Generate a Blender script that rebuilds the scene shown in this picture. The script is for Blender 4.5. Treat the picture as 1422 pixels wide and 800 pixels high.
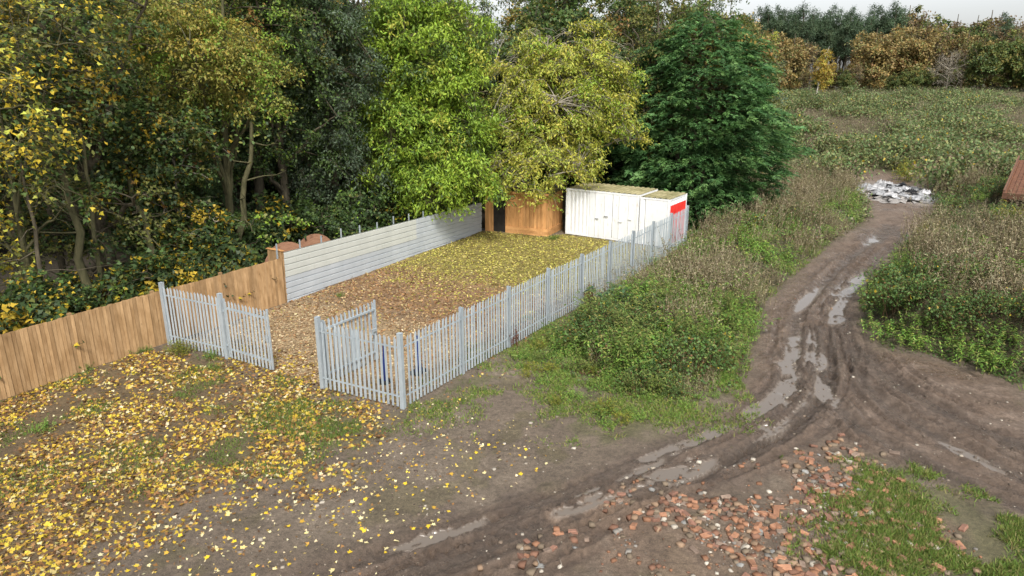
import bpy, math, random
import numpy as np
from mathutils import Vector

# ------------------------------------------------------------------ scene, camera, light
sc = bpy.context.scene
for o in list(bpy.data.objects):
    bpy.data.objects.remove(o, do_unlink=True)
COL = sc.collection
R = math.radians
CAM_H, PITCH, FPX = 8.5, R(17.0), 961.0

cam = bpy.data.cameras.new('camera'); camo = bpy.data.objects.new('camera', cam); COL.objects.link(camo)
cam.sensor_width = 36; cam.lens = 36 * FPX / 1422.0; cam.clip_end = 2000; cam.clip_start = 0.1
camo.location = (0, 0, CAM_H); camo.rotation_euler = (R(90) - PITCH, 0, 0)
sc.camera = camo

SUN_EL, SUN_AZ = R(50), R(170)          # azimuth clockwise from +y: behind the camera, a little right
w = bpy.data.worlds.new('World'); sc.world = w; w.use_nodes = True
nt = w.node_tree; nt.nodes.clear()
sky = nt.nodes.new('ShaderNodeTexSky'); sky.sky_type = 'NISHITA'; sky.sun_disc = False
sky.sun_elevation = SUN_EL; sky.sun_rotation = SUN_AZ; sky.dust_density = 3.0; sky.air_density = 1.0
hs = nt.nodes.new('ShaderNodeHueSaturation'); hs.inputs['Saturation'].default_value = 0.22; hs.inputs['Value'].default_value = 1.0
bg = nt.nodes.new('ShaderNodeBackground'); bg.inputs['Strength'].default_value = 0.125
wo = nt.nodes.new('ShaderNodeOutputWorld')
nt.links.new(sky.outputs[0], hs.inputs['Color']); nt.links.new(hs.outputs[0], bg.inputs['Color']); nt.links.new(bg.outputs[0], wo.inputs['Surface'])

sl = bpy.data.lights.new('sun', 'SUN'); sl.energy = 2.3; sl.angle = R(10); sl.color = (1.0, 0.95, 0.87)
so = bpy.data.objects.new('sun', sl); COL.objects.link(so)
sd_ = Vector((math.sin(SUN_AZ) * math.cos(SUN_EL), math.cos(SUN_AZ) * math.cos(SUN_EL), math.sin(SUN_EL)))
so.rotation_euler = sd_.to_track_quat('Z', 'Y').to_euler(); so.location = (0, -20, 40)

vs = sc.view_settings
vs.view_transform = 'Standard'; vs.look = 'None'; vs.exposure = 1.0; vs.gamma = 1; vs.use_curve_mapping = False
sc.render.engine = 'CYCLES'
sc.cycles.max_bounces = 6; sc.cycles.transparent_max_bounces = 8

# ------------------------------------------------------------------ numeric helpers
def sstep(t):
    t = np.clip(t, 0, 1); return t * t * (3 - 2 * t)

def _hash(ix, iy, seed):
    n = (ix * 374761393 + iy * 668265263 + seed * 144269504) & 0xffffffff
    n = ((n ^ (n >> 13)) * 1274126177) & 0xffffffff
    return ((n ^ (n >> 16)) & 0xffff) / 65535.0

def vnoise(x, y, seed=0):
    x = np.asarray(x, float); y = np.asarray(y, float)
    ix = np.floor(x).astype(np.int64); iy = np.floor(y).astype(np.int64)
    fx = x - ix; fy = y - iy
    fx = fx * fx * (3 - 2 * fx); fy = fy * fy * (3 - 2 * fy)
    a = _hash(ix, iy, seed); b = _hash(ix + 1, iy, seed); c = _hash(ix, iy + 1, seed); d = _hash(ix + 1, iy + 1, seed)
    return (a + (b - a) * fx) * (1 - fy) + (c + (d - c) * fx) * fy

def fbm(x, y, seed=0, oct=4):
    s = 0; a = 0.5; t = 0
    for i in range(oct):
        s = s + a * vnoise(x * 2 ** i + 17.3 * i, y * 2 ** i - 9.1 * i, seed + i); t += a; a *= 0.5
    return s / t                                         # 0..1

def ramp(x, y):                                          # the scrub field climbs away from the yard
    return 5.0 * sstep((np.asarray(y, float) - 50) / 88.0)

def G(px, py, z=0.0):                                    # where a pixel's ray meets the ground (plus z)
    u = (px - 711) / FPX; v = (400 - py) / FPX
    dz = -math.sin(PITCH) + v * math.cos(PITCH); dy = math.cos(PITCH) + v * math.sin(PITCH)
    y = 30.0
    lo, hi = 1.0, 400.0
    for _ in range(60):
        m = (lo + hi) / 2
        if CAM_H + dz * m > float(ramp(0, dy * m)) + z: lo = m
        else: hi = m
    return np.array((u * lo, dy * lo))

def AT(px, y):                                           # x of a pixel column at ground distance y
    return (px - 711) / FPX * y / 0.985

def GP(pts): return np.array([G(*p) for p in pts])

def poly_sd(x, y, P):                                    # signed distance, positive inside
    x = np.asarray(x, float); y = np.asarray(y, float)
    d = np.full(x.shape, 1e9); ins = np.zeros(x.shape, bool)
    n = len(P)
    for i in range(n):
        ax, ay = P[i]; bx, by = P[(i + 1) % n]
        ex, ey = bx - ax, by - ay
        t = np.clip(((x - ax) * ex + (y - ay) * ey) / (ex * ex + ey * ey + 1e-12), 0, 1)
        d = np.minimum(d, np.hypot(x - ax - t * ex, y - ay - t * ey))
        if by != ay:
            c = ((ay > y) != (by > y)) & (x < (bx - ax) * (y - ay) / (by - ay) + ax)
            ins ^= c
    return np.where(ins, d, -d)

def line_d(x, y, P):
    d = np.full(np.shape(x), 1e9)
    for i in range(len(P) - 1):
        ax, ay = P[i]; bx, by = P[i + 1]; ex, ey = bx - ax, by - ay
        t = np.clip(((x - ax) * ex + (y - ay) * ey) / (ex * ex + ey * ey + 1e-12), 0, 1)
        d = np.minimum(d, np.hypot(x - ax - t * ex, y - ay - t * ey))
    return d

def smooth_line(P, n=6):
    P = np.asarray(P, float); out = []
    Q = np.vstack([2 * P[0] - P[1], P, 2 * P[-1] - P[-2]])
    for i in range(1, len(Q) - 2):
        p0, p1, p2, p3 = Q[i - 1:i + 3]
        for k in range(n):
            t = k / n
            out.append(0.5 * (2 * p1 + (p2 - p0) * t + (2 * p0 - 5 * p1 + 4 * p2 - p3) * t * t + (3 * p1 - p0 - 3 * p2 + p3) * t ** 3))
    out.append(P[-1]); return np.array(out)

def nrm(a):
    return a / (np.linalg.norm(a, axis=-1, keepdims=True) + 1e-9)

# ------------------------------------------------------------------ mesh helpers
def mesh_np(name, V, faces, col=None, smooth=False, extra=None):
    """V (n,3); faces list of (m,k) index arrays; col (n,3) per point"""
    me = bpy.data.meshes.new(name)
    V = np.asarray(V, np.float32)
    faces = [np.asarray(f, np.int32) for f in faces if len(f)]
    loops = np.concatenate([f.ravel() for f in faces])
    tot = np.concatenate([np.full(len(f), f.shape[1], np.int32) for f in faces])
    start = np.concatenate([[0], np.cumsum(tot)[:-1]]).astype(np.int32)
    me.vertices.add(len(V)); me.vertices.foreach_set('co', V.ravel())
    me.loops.add(len(loops)); me.loops.foreach_set('vertex_index', loops)
    me.polygons.add(len(tot)); me.polygons.foreach_set('loop_start', start)
    if smooth: me.polygons.foreach_set('use_smooth', np.ones(len(tot), bool))
    me.update(calc_edges=True)
    if col is not None:
        a = me.attributes.new('Col', 'FLOAT_COLOR', 'POINT')
        c = np.ones((len(V), 4), np.float32); c[:, :3] = col; a.data.foreach_set('color', c.ravel())
    for k, arr in (extra or {}).items():
        a = me.attributes.new(k, 'FLOAT', 'POINT'); a.data.foreach_set('value', np.asarray(arr, np.float32))
    return me

def link(name, me, mat=None, parent=None):
    o = bpy.data.objects.new(name, me); COL.objects.link(o)
    if mat is not None and me is not None and len(me.materials) == 0: me.materials.append(mat)
    if parent: o.parent = parent
    return o

def tag(o, label, cat, group=None):
    o['label'] = label; o['category'] = cat
    if group: o['group'] = group
    return o

def thing(name, label, cat, loc=(0, 0, 0), rz=0.0, group=None):
    o = bpy.data.objects.new(name, None); COL.objects.link(o); o.empty_display_size = 0.2
    o.location = loc; o.rotation_euler = (0, 0, rz)
    return tag(o, label, cat, group)

class MB:                                                # small hard-surface builder
    def __init__(s): s.v = []; s.f = []
    def box(s, x0, x1, y0, y1, z0, z1):
        b = len(s.v)
        s.v += [(x0, y0, z0), (x1, y0, z0), (x1, y1, z0), (x0, y1, z0), (x0, y0, z1), (x1, y0, z1), (x1, y1, z1), (x0, y1, z1)]
        s.f += [tuple(b + i for i in q) for q in ((0, 3, 2, 1), (4, 5, 6, 7), (0, 1, 5, 4), (1, 2, 6, 5), (2, 3, 7, 6), (3, 0, 4, 7))]
        return s
    def prism(s, prof, a0, a1, axis):                    # prof: closed 2-D outline; axis 'x','y','z'
        b = len(s.v); n = len(prof)
        def P(p, a): return {'x': (a, p[0], p[1]), 'y': (p[0], a, p[1]), 'z': (p[0], p[1], a)}[axis]
        s.v += [P(p, a0) for p in prof] + [P(p, a1) for p in prof]
        s.f += [(b + i, b + (i + 1) % n, b + n + (i + 1) % n, b + n + i) for i in range(n)]
        s.f += [tuple(b + i for i in reversed(range(n))), tuple(b + n + i for i in range(n))]
        return s
    def strip(s, prof, a0, a1, axis, th=0.0):            # open profile sheet
        b = len(s.v); n = len(prof)
        def P(p, a): return {'x': (a, p[0], p[1]), 'y': (p[0], a, p[1]), 'z': (p[0], p[1], a)}[axis]
        s.v += [P(p, a0) for p in prof] + [P(p, a1) for p in prof]
        s.f += [(b + i, b + i + 1, b + n + i + 1, b + n + i) for i in range(n - 1)]
        return s
    def mesh(s, name, bevel=0.0):
        me = bpy.data.meshes.new(name); me.from_pydata(s.v, [], s.f); me.update()
        if bevel:
            import bmesh
            bm = bmesh.new(); bm.from_mesh(me); bmesh.ops.recalc_face_normals(bm, faces=bm.faces)
            bmesh.ops.bevel(bm, geom=list(bm.edges), offset=bevel, segments=1, affect='EDGES'); bm.to_mesh(me); bm.free()
        else:
            import bmesh
            bm = bmesh.new(); bm.from_mesh(me); bmesh.ops.recalc_face_normals(bm, faces=bm.faces); bm.to_mesh(me); bm.free()
        return me
    def obj(s, name, mat, parent=None, bevel=0.0): return link(name, s.mesh(name, bevel), mat, parent)

class Geo:                                               # big vertex soups
    def __init__(s): s.V = []; s.F = []; s.C = []; s.n = 0
    def add(s, V, F, C=None):
        s.V.append(V); s.F.append(np.asarray(F) + s.n); s.n += len(V)
        if C is not None: s.C.append(C)
    def mesh(s, name, smooth=False):
        V = np.concatenate(s.V); by = {}
        for f in s.F: by.setdefault(f.shape[1], []).append(f)
        return mesh_np(name, V, [np.concatenate(v) for v in by.values()], np.concatenate(s.C) if s.C else None, smooth)

def tubes(P, Rad, k=4):
    """P (T,n,3) centre lines, Rad (T,n) -> V, F(quads)"""
    T, n, _ = P.shape
    d = np.gradient(P, axis=1); d = nrm(d)
    ref = np.where(np.abs(d[:, :1, 2:3]) > 0.8, np.array([1.0, 0, 0]), np.array([0, 0, 1.0]))
    a = nrm(np.cross(d, np.broadcast_to(ref, d.shape))); b = np.cross(d, a)
    th = np.arange(k) * 2 * np.pi / k
    V = P[:, :, None, :] + Rad[:, :, None, None] * (np.cos(th)[None, None, :, None] * a[:, :, None, :] + np.sin(th)[None, None, :, None] * b[:, :, None, :])
    idx = np.arange(T * n * k).reshape(T, n, k)
    i0 = idx[:, :-1, :]; i1 = idx[:, 1:, :]
    F = np.stack([i0, np.roll(i0, -1, 2), np.roll(i1, -1, 2), i1], -1).reshape(-1, 4)
    return V.reshape(-1, 3), F

LANCE = np.array([(0, 0, 0), (.42, .5, .06), (1, 0, -.08), (.42, -.5, .06)], float)
BROAD = np.array([(0, 0, 0), (.3, .48, .05), (.75, .36, .02), (1, 0, -.06), (.75, -.36, .02), (.3, -.48, .05)], float)
MAPLE = np.array([(0, 0, 0), (.05, .42, .06), (.32, .28, .02), (.58, .56, .08), (.62, .2, .0), (1, 0, -.1), (.62, -.2, .0), (.58, -.56, .08), (.32, -.28, .02), (.05, -.42, .06)], float)
MAPLE6 = np.array([(0, 0, 0), (.22, .56, .07), (.52, .22, .0), (1, 0, -.1), (.52, -.22, .0), (.22, -.56, .07)], float)
BLADE = np.array([(0, .5, 0), (0, -.5, 0), (1, 0, 0)], float)

def leaf_soup(P, A, N, L, Wd, tpl, C):
    A = nrm(A); S = nrm(np.cross(A, N)); N2 = np.cross(S, A)
    L = np.broadcast_to(L, (len(P),))[:, None, None]; Wd = np.broadcast_to(Wd, (len(P),))[:, None, None]
    V = P[:, None, :] + L * tpl[None, :, 0:1] * A[:, None, :] + Wd * tpl[None, :, 1:2] * S[:, None, :] + L * tpl[None, :, 2:3] * N2[:, None, :]
    k = len(tpl)
    F = np.arange(len(P) * k).reshape(-1, k)
    return V.reshape(-1, 3), F, np.repeat(C, k, axis=0)

def pick_cols(rng, n, pal, wts, base=None, keep=0.6, vary=0.22):
    pal = np.array(pal, float); wts = np.array(wts, float); wts /= wts.sum()
    i = rng.choice(len(pal), n, p=wts)
    if base is not None: i = np.where(rng.random(n) < keep, base, i)
    c = pal[i] * (1 + (rng.random((n, 1)) - .5) * 2 * vary)
    return c * (1 + (rng.random((n, 3)) - .5) * 0.12)

def runit(rng, n): return nrm(rng.normal(size=(n, 3)))

# ------------------------------------------------------------------ materials
def new_mat(name):
    m = bpy.data.materials.new(name); m.use_nodes = True
    nt = m.node_tree; b = nt.nodes['Principled BSDF']; b.inputs['Roughness'].default_value = 0.8
    return m, nt, b

def N_(nt, t, **kw):
    n = nt.nodes.new(t)
    for k, v in kw.items():
        if k in n.inputs: n.inputs[k].default_value = v
        else: setattr(n, k, v)
    return n

def mixc(nt, fac, a, b, mode='MIX'):
    n = nt.nodes.new('ShaderNodeMix'); n.data_type = 'RGBA'; n.blend_type = mode
    for i, s in ((0, fac), (6, a), (7, b)):
        if isinstance(s, bpy.types.NodeSocket): nt.links.new(s, n.inputs[i])
        else: n.inputs[i].default_value = s if i == 0 else (*s, 1)
    return n.outputs[2]

def ramp_n(nt, fac, stops):
    n = nt.nodes.new('ShaderNodeValToRGB'); e = n.color_ramp.elements
    while len(e) < len(stops): e.new(0.5)
    for el, (p, c) in zip(e, stops):
        el.position = p; el.color = (*c, 1) if len(c) == 3 else c
    nt.links.new(fac, n.inputs[0]); return n.outputs[0]

def gr(v): return (v, v, v)

def noise(nt, scale, detail=4, rough=.6, coord=None, vec=(1, 1, 1)):
    tc = nt.nodes.new('ShaderNodeTexCoord'); mp = nt.nodes.new('ShaderNodeMapping'); mp.inputs['Scale'].default_value = vec
    nt.links.new(tc.outputs[coord or 'Object'], mp.inputs[0])
    n = N_(nt, 'ShaderNodeTexNoise', Scale=scale, Detail=detail, Roughness=rough); nt.links.new(mp.outputs[0], n.inputs['Vector'])
    return n.outputs['Fac']

def bump(nt, b, h, strength=.4, dist=.02):
    n = N_(nt, 'ShaderNodeBump', Strength=strength, Distance=dist); nt.links.new(h, n.inputs['Height']); nt.links.new(n.outputs[0], b.inputs['Normal'])

M = {}
def leaf_mat(name, trans=0.35, rough=0.55, spec=.3):
    m, nt, b = new_mat(name)
    at = nt.nodes.new('ShaderNodeAttribute'); at.attribute_name = 'Col'
    oi = nt.nodes.new('ShaderNodeObjectInfo')
    hv = N_(nt, 'ShaderNodeHueSaturation')
    mr = N_(nt, 'ShaderNodeMapRange'); mr.inputs['To Min'].default_value = .82; mr.inputs['To Max'].default_value = 1.15
    nt.links.new(oi.outputs['Random'], mr.inputs[0]); nt.links.new(mr.outputs[0], hv.inputs['Value'])
    nt.links.new(at.outputs['Color'], hv.inputs['Color'])
    nt.links.new(hv.outputs[0], b.inputs['Base Color'])
    b.inputs['Roughness'].default_value = rough; b.inputs['Specular IOR Level'].default_value = spec
    tr = nt.nodes.new('ShaderNodeBsdfTranslucent'); nt.links.new(hv.outputs[0], tr.inputs['Color'])
    mx = nt.nodes.new('ShaderNodeMixShader'); mx.inputs[0].default_value = trans
    nt.links.new(b.outputs[0], mx.inputs[1]); nt.links.new(tr.outputs[0], mx.inputs[2])
    nt.links.new(mx.outputs[0], nt.nodes['Material Output'].inputs['Surface'])
    M[name] = m
leaf_mat('leaf'); leaf_mat('litter', .12, .6, .25); leaf_mat('grass', .3, .6, .2); leaf_mat('stalk', .0, .8, .1)

def simple(name, c1, c2, scale, rough=.8, vec=(1, 1, 1), bmp=.3, bd=.01, rnd=.0, metal=0.0, spec=.3, detail=5):
    m, nt, b = new_mat(name)
    f = noise(nt, scale, detail, .6, None, vec)
    c = ramp_n(nt, f, [(.3, c1), (.7, c2)])
    if rnd:
        oi = nt.nodes.new('ShaderNodeObjectInfo'); mr = N_(nt, 'ShaderNodeMapRange')
        mr.inputs['To Min'].default_value = 1 - rnd; mr.inputs['To Max'].default_value = 1 + rnd
        nt.links.new(oi.outputs['Random'], mr.inputs[0])
        hv = N_(nt, 'ShaderNodeHueSaturation'); nt.links.new(mr.outputs[0], hv.inputs['Value']); nt.links.new(c, hv.inputs['Color']); c = hv.outputs[0]
    nt.links.new(c, b.inputs['Base Color'])
    b.inputs['Roughness'].default_value = rough; b.inputs['Metallic'].default_value = metal; b.inputs['Specular IOR Level'].default_value = spec
    if bmp: bump(nt, b, f, bmp, bd)
    M[name] = m; return m, nt, b, c

simple('bark', (.045, .038, .026), (.12, .10, .065), 9, .9, (1, 1, .3), .8, .03)
simple('bark_green', (.045, .045, .02), (.11, .10, .05), 7, .9, (1, 1, .3), .8, .03)
simple('bark_pale', (.16, .14, .11), (.32, .29, .23), 8, .9, (1, 1, .4), .6, .02)
simple('bark_white', (.30, .28, .24), (.62, .60, .55), 6, .8, (1, 1, 1.5), .4, .01)
simple('galv', (.29, .335, .365), (.39, .435, .465), 14, .45, (1, 1, .3), .1, .002, .10, .25, .5)
simple('steel_dark', (.12, .13, .13), (.2, .21, .2), 10, .6, (1, 1, 1), .2, .002)
simple('blue_plastic', (.012, .022, .11), (.02, .04, .17), 6, .45, (1, 1, 1), .1, .002)
simple('black_rubber', (.012, .012, .013), (.03, .03, .03), 10, .6)
simple('red_paint', (.48, .02, .015), (.62, .04, .03), 5, .5, (1, 1, .3), .1, .002)
simple('inside_shade', (.012, .011, .010), (.03, .026, .022), 4, .9)
simple('rusty', (.07, .032, .02), (.19, .085, .045), 5, .85, (1, 1, 1), .5, .01, .15)
simple('rail_rust', (.10, .05, .032), (.165, .085, .052), 5, .85, (1, 1, 1), .4, .01)
simple('moss', (.05, .055, .018), (.17, .13, .05), 6, .95, (1, 1, 1), .8, .02)
simple('drum_wood', (.20, .10, .06), (.30, .165, .10), 6, .8, (1, 1, 5), .3, .01)
simple('black_sack', (.006, .006, .007), (.03, .03, .032), 9, .35, (1, 1, 1), .6, .03)
simple('white_scrap', (.22, .22, .23), (.50, .50, .51), 7, .7, (1, 1, 1), .5, .03, .15)
simple('grey_scrap', (.15, .15, .16), (.36, .37, .38), 7, .7, (1, 1, 1), .5, .03, .2)
simple('ash', (.13, .12, .115), (.36, .34, .32), 5, .95, (1, 1, 1), 1.0, .04)
simple('brick_orange', (.20, .10, .06), (.33, .17, .10), 14, .9, (1, 1, 1), .5, .008, .28)
simple('brick_red', (.15, .08, .058), (.235, .125, .085), 14, .9, (1, 1, 1), .5, .008, .28)
simple('brick_brown', (.12, .085, .065), (.235, .175, .135), 12, .9, (1, 1, 1), .5, .008, .25)
simple('stone_pale', (.28, .25, .20), (.46, .42, .36), 9, .9, (1, 1, 1), .5, .01, .2)
simple('stone_grey', (.13, .13, .125), (.29, .285, .27), 9, .85, (1, 1, 1), .5, .01, .2)

def wood_mat(name, c1, c2, c3, rnd):
    m, nt, b = new_mat(name)
    oi = nt.nodes.new('ShaderNodeObjectInfo')
    tc = nt.nodes.new('ShaderNodeTexCoord'); mp = nt.nodes.new('ShaderNodeMapping'); mp.inputs['Scale'].default_value = (1, 1, .07)
    ad = nt.nodes.new('ShaderNodeVectorMath'); ad.operation = 'ADD'
    sc_ = nt.nodes.new('ShaderNodeVectorMath'); sc_.operation = 'SCALE'; sc_.inputs[0].default_value = (13, 7, 31)
    nt.links.new(oi.outputs['Random'], sc_.inputs['Scale']); nt.links.new(tc.outputs['Object'], ad.inputs[0]); nt.links.new(sc_.outputs[0], ad.inputs[1])
    nt.links.new(ad.outputs[0], mp.inputs[0])
    n1 = N_(nt, 'ShaderNodeTexNoise', Scale=62, Detail=5, Roughness=.6); nt.links.new(mp.outputs[0], n1.inputs['Vector'])
    n2 = N_(nt, 'ShaderNodeTexNoise', Scale=1.6, Detail=3); nt.links.new(ad.outputs[0], n2.inputs['Vector'])
    vo = N_(nt, 'ShaderNodeTexVoronoi', Scale=1.0); mp2 = nt.nodes.new('ShaderNodeMapping'); mp2.inputs['Scale'].default_value = (6, 6, 2.2)
    nt.links.new(ad.outputs[0], mp2.inputs[0]); nt.links.new(mp2.outputs[0], vo.inputs['Vector'])
    c = ramp_n(nt, n1.outputs['Fac'], [(.25, c1), (.5, c2), (.75, c3)])
    kn = ramp_n(nt, vo.outputs['Distance'], [(.03, gr(.35)), (.12, gr(1.0))])
    c = mixc(nt, .8, c, kn, 'MULTIPLY')
    st = ramp_n(nt, n2.outputs['Fac'], [(.35, (.72, .68, .62)), (.6, (1, 1, 1))])
    c = mixc(nt, .9, c, st, 'MULTIPLY')
    mr = N_(nt, 'ShaderNodeMapRange'); mr.inputs['To Min'].default_value = 1 - rnd; mr.inputs['To Max'].default_value = 1 + rnd
    nt.links.new(oi.outputs['Random'], mr.inputs[0])
    hv = N_(nt, 'ShaderNodeHueSaturation'); nt.links.new(mr.outputs[0], hv.inputs['Value']); nt.links.new(c, hv.inputs['Color'])
    nt.links.new(hv.outputs[0], b.inputs['Base Color']); b.inputs['Roughness'].default_value = .85; b.inputs['Specular IOR Level'].default_value = .2
    bump(nt, b, n1.outputs['Fac'], .5, .006)
    M[name] = m
wood_mat('fence_wood', (.27, .165, .08), (.35, .225, .115), (.42, .275, .145), .19)
wood_mat('shed_wood', (.40, .19, .075), (.58, .31, .125), (.66, .39, .17), .18)

def sheet_mat(name, c1, c2, stain, rough=.5):
    m, nt, b = new_mat(name)
    f = noise(nt, 1.2, 5, .65, 'Object', (1, 1, .5)); g = noise(nt, 9, 4, .6, 'Object', (1, 1, .25))
    c = ramp_n(nt, f, [(.3, c1), (.7, c2)])
    s = ramp_n(nt, g, [(.58, gr(0.0)), (.8, gr(.8))])
    c = mixc(nt, s, c, stain)
    nt.links.new(c, b.inputs['Base Color']); b.inputs['Roughness'].default_value = rough
    bump(nt, b, g, .08, .004); M[name] = m
sheet_mat('sheet_cream', (.41, .425, .395), (.48, .495, .46), (.33, .335, .30))
sheet_mat('sheet_grey', (.34, .37, .395), (.42, .45, .475), (.27, .285, .29))
sheet_mat('white_paint', (.66, .67, .67), (.76, .77, .775), (.46, .36, .26), .45)
sheet_mat('roof_paint', (.13, .12, .045), (.34, .30, .17), (.10, .085, .03), .85)

# ground: vertex colours name the soil, noise gives grain; 'wet' turns the mud shiny
m, nt, b = new_mat('soil')
at = nt.nodes.new('ShaderNodeAttribute'); at.attribute_name = 'Col'
aw = nt.nodes.new('ShaderNodeAttribute'); aw.attribute_name = 'wet'
f1 = noise(nt, 1.3, 6, .65); f2 = noise(nt, 9, 6, .75); f3 = noise(nt, 45, 4, .75)
c = mixc(nt, 1.0, at.outputs['Color'], ramp_n(nt, f1, [(.3, (.72, .71, .70)), (.7, (1.24, 1.24, 1.25))]), 'MULTIPLY')
c = mixc(nt, 1.0, c, ramp_n(nt, f2, [(.3, (.55, .54, .53)), (.7, (1.42, 1.42, 1.42))]), 'MULTIPLY')
c = mixc(nt, .8, c, ramp_n(nt, f3, [(.32, gr(.55)), (.5, gr(1.0)), (.68, gr(1.5))]), 'MULTIPLY')
ap = nt.nodes.new('ShaderNodeAttribute'); ap.attribute_name = 'pud'
c = mixc(nt, ap.outputs['Fac'], c, (.13, .108, .088))
nt.links.new(c, b.inputs['Base Color'])
wn = N_(nt, 'ShaderNodeMath'); wn.operation = 'MULTIPLY'
fr = ramp_n(nt, noise(nt, 2.6, 5, .65), [(.36, gr(0)), (.52, gr(1))])
nt.links.new(aw.outputs['Fac'], wn.inputs[0]); nt.links.new(fr, wn.inputs[1])
rr = N_(nt, 'ShaderNodeMapRange'); rr.inputs['To Min'].default_value = .92; rr.inputs['To Max'].default_value = .17
nt.links.new(wn.outputs[0], rr.inputs[0])
rp = N_(nt, 'ShaderNodeMix'); rp.data_type = 'FLOAT'; nt.links.new(ap.outputs['Fac'], rp.inputs[0]); nt.links.new(rr.outputs[0], rp.inputs[2]); rp.inputs[3].default_value = .05
nt.links.new(rp.outputs[0], b.inputs['Roughness'])
b.inputs['Specular IOR Level'].default_value = .5
ad = N_(nt, 'ShaderNodeMath'); ad.operation = 'ADD'; nt.links.new(f2, ad.inputs[0]); nt.links.new(f3, ad.inputs[1])
bn = N_(nt, 'ShaderNodeBump', Distance=.06); nt.links.new(ad.outputs[0], bn.inputs['Height'])
bs = N_(nt, 'ShaderNodeMapRange'); bs.inputs['To Min'].default_value = .9; bs.inputs['To Max'].default_value = .0
nt.links.new(ap.outputs['Fac'], bs.inputs[0]); nt.links.new(bs.outputs[0], bn.inputs['Strength']); nt.links.new(bn.outputs[0], b.inputs['Normal'])
M['soil'] = m

# ------------------------------------------------------------------ plan of the place (world metres)
C0 = np.array((-2.91, 16.78))           # front corner post of the palisade
G1 = np.array((-5.37, 18.0)); L1 = np.array((-9.0, 20.3)); L0 = np.array((-11.3, 21.35))
FK = np.array((4.02, 27.5)); FE = np.array((9.05, 35.3))
WF0 = np.array((-15.63, 14.72)); WF1 = np.array((-8.94, 25.86)); SF1 = np.array((-1.75, 39.0))
YARD = np.array([C0, FK, FE, (8.0, 34.8), (3.0, 38.2), (1.9, 37.6), (-1.62, 39.2), WF1, L0, L1, G1])
WOOD = np.array([(-60, -10), (-22, 4), WF0, WF1, SF1, (3.4, 40.6), (9.5, 38.5), (15, 40), (19, 48), (24, 62), (36, 100), (36, 320), (-120, 320), (-120, -10)])
TRACK = GP([(1155, 238), (1195, 262), (1218, 300), (1150, 345), (1095, 390), (1062, 425), (1046, 470), (1042, 520), (1000, 575), (920, 615), (850, 650),
            (700, 690), (500, 750), (380, 810), (380, 900), (700, 900), (850, 760), (1000, 690), (1090, 650), (1150, 612), (1220, 635), (1300, 665),
            (1440, 735), (1540, 770), (1540, 600), (1422, 560), (1400, 530), (1300, 500), (1215, 485), (1190, 450), (1190, 420), (1230, 360), (1285, 310), (1297, 270), (1262, 245), (1180, 232)])
BANK1 = GP([(760, 492), (800, 440), (858, 398), (950, 335), (1010, 290), (1060, 245), (1150, 243), (1190, 262), (1210, 300), (1145, 342), (1090, 386), (1056, 425),
            (1040, 470), (1030, 520), (960, 556), (880, 552), (800, 512)])
BANK2 = GP([(1200, 420), (1240, 360), (1295, 312), (1320, 262), (1420, 250), (1640, 260), (1760, 540), (1480, 560), (1412, 528), (1310, 496), (1225, 478), (1200, 450)])
LEAFZ = GP([(-160, 590), (60, 505), (180, 478), (300, 490), (380, 515), (440, 540), (500, 562), (550, 580), (500, 625), (400, 660), (300, 680), (210, 720), (110, 790), (40, 900), (-300, 900)])
GRASS1 = GP([(566, 572), (640, 522), (705, 480), (770, 440), (800, 480), (860, 548), (960, 560), (1030, 530), (1020, 565), (930, 605), (850, 622), (790, 600), (740, 560),
             (755, 515), (710, 512), (650, 560), (605, 578)])
GRASS2 = GP([(1205, 640), (1262, 652), (1340, 688), (1440, 740), (1500, 850), (1170, 850), (1100, 790), (1170, 760), (1130, 715), (1200, 700)])
GRASS3 = GP([(395, 532), (470, 552), (560, 582), (520, 622), (440, 650), (350, 668), (300, 640), (350, 590)])
RUBBLE = GP([(850, 690), (920, 668), (1010, 690), (1085, 672), (1100, 625), (1150, 612), (1210, 625), (1245, 690), (1325, 735), (1320, 790), (1270, 850), (880, 850), (840, 770)])
RUBBLE2 = GP([(690, 760), (740, 735), (800, 690), (850, 670), (880, 690), (850, 730), (790, 790), (700, 800)])
RUTS = [smooth_line(GP(p)) for p in (
    [(1235, 312), (1150, 385), (1112, 430), (1100, 490), (1085, 545), (1010, 590), (900, 640), (740, 700), (560, 757), (400, 806), (250, 850)],
    [(1265, 322), (1190, 395), (1160, 440), (1152, 500), (1130, 560), (1060, 615), (930, 672), (790, 722), (640, 780), (520, 840)],
    [(1172, 440), (1183, 500), (1230, 560), (1320, 615), (1422, 662), (1530, 710)],
    [(1120, 450), (1130, 510), (1180, 580), (1280, 640), (1422, 705), (1530, 745)],
    [(1135, 450), (1145, 520), (1110, 580), (1020, 625), (900, 655), (820, 690), (700, 740), (560, 800)],
    [(1105, 500), (1060, 560), (980, 600), (880, 628), (760, 672), (620, 712), (480, 752), (330, 790)],
    [(1190, 480), (1240, 530), (1330, 580), (1440, 625), (1530, 650)])]
RUT_W = [.26, .26, .24, .22, .22, .24, .3]; RUT_D = [.10, .10, .08, .07, .07, .07, .04]
THIN = []
_tr = random.Random(9)
for li, ln in enumerate(RUTS):
    tg = np.gradient(ln, axis=0); tg = tg / np.hypot(*tg.T)[:, None]; nm_ = np.stack([-tg[:, 1], tg[:, 0]], -1)
    for off in (-.62, -.34, .33, .6, 1.0):
        o_ = off + _tr.uniform(-.12, .12); THIN.append(((ln + nm_ * o_)[::2], _tr.uniform(.07, .12), _tr.uniform(.05, .09), 200 + len(THIN) * 3))
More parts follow.
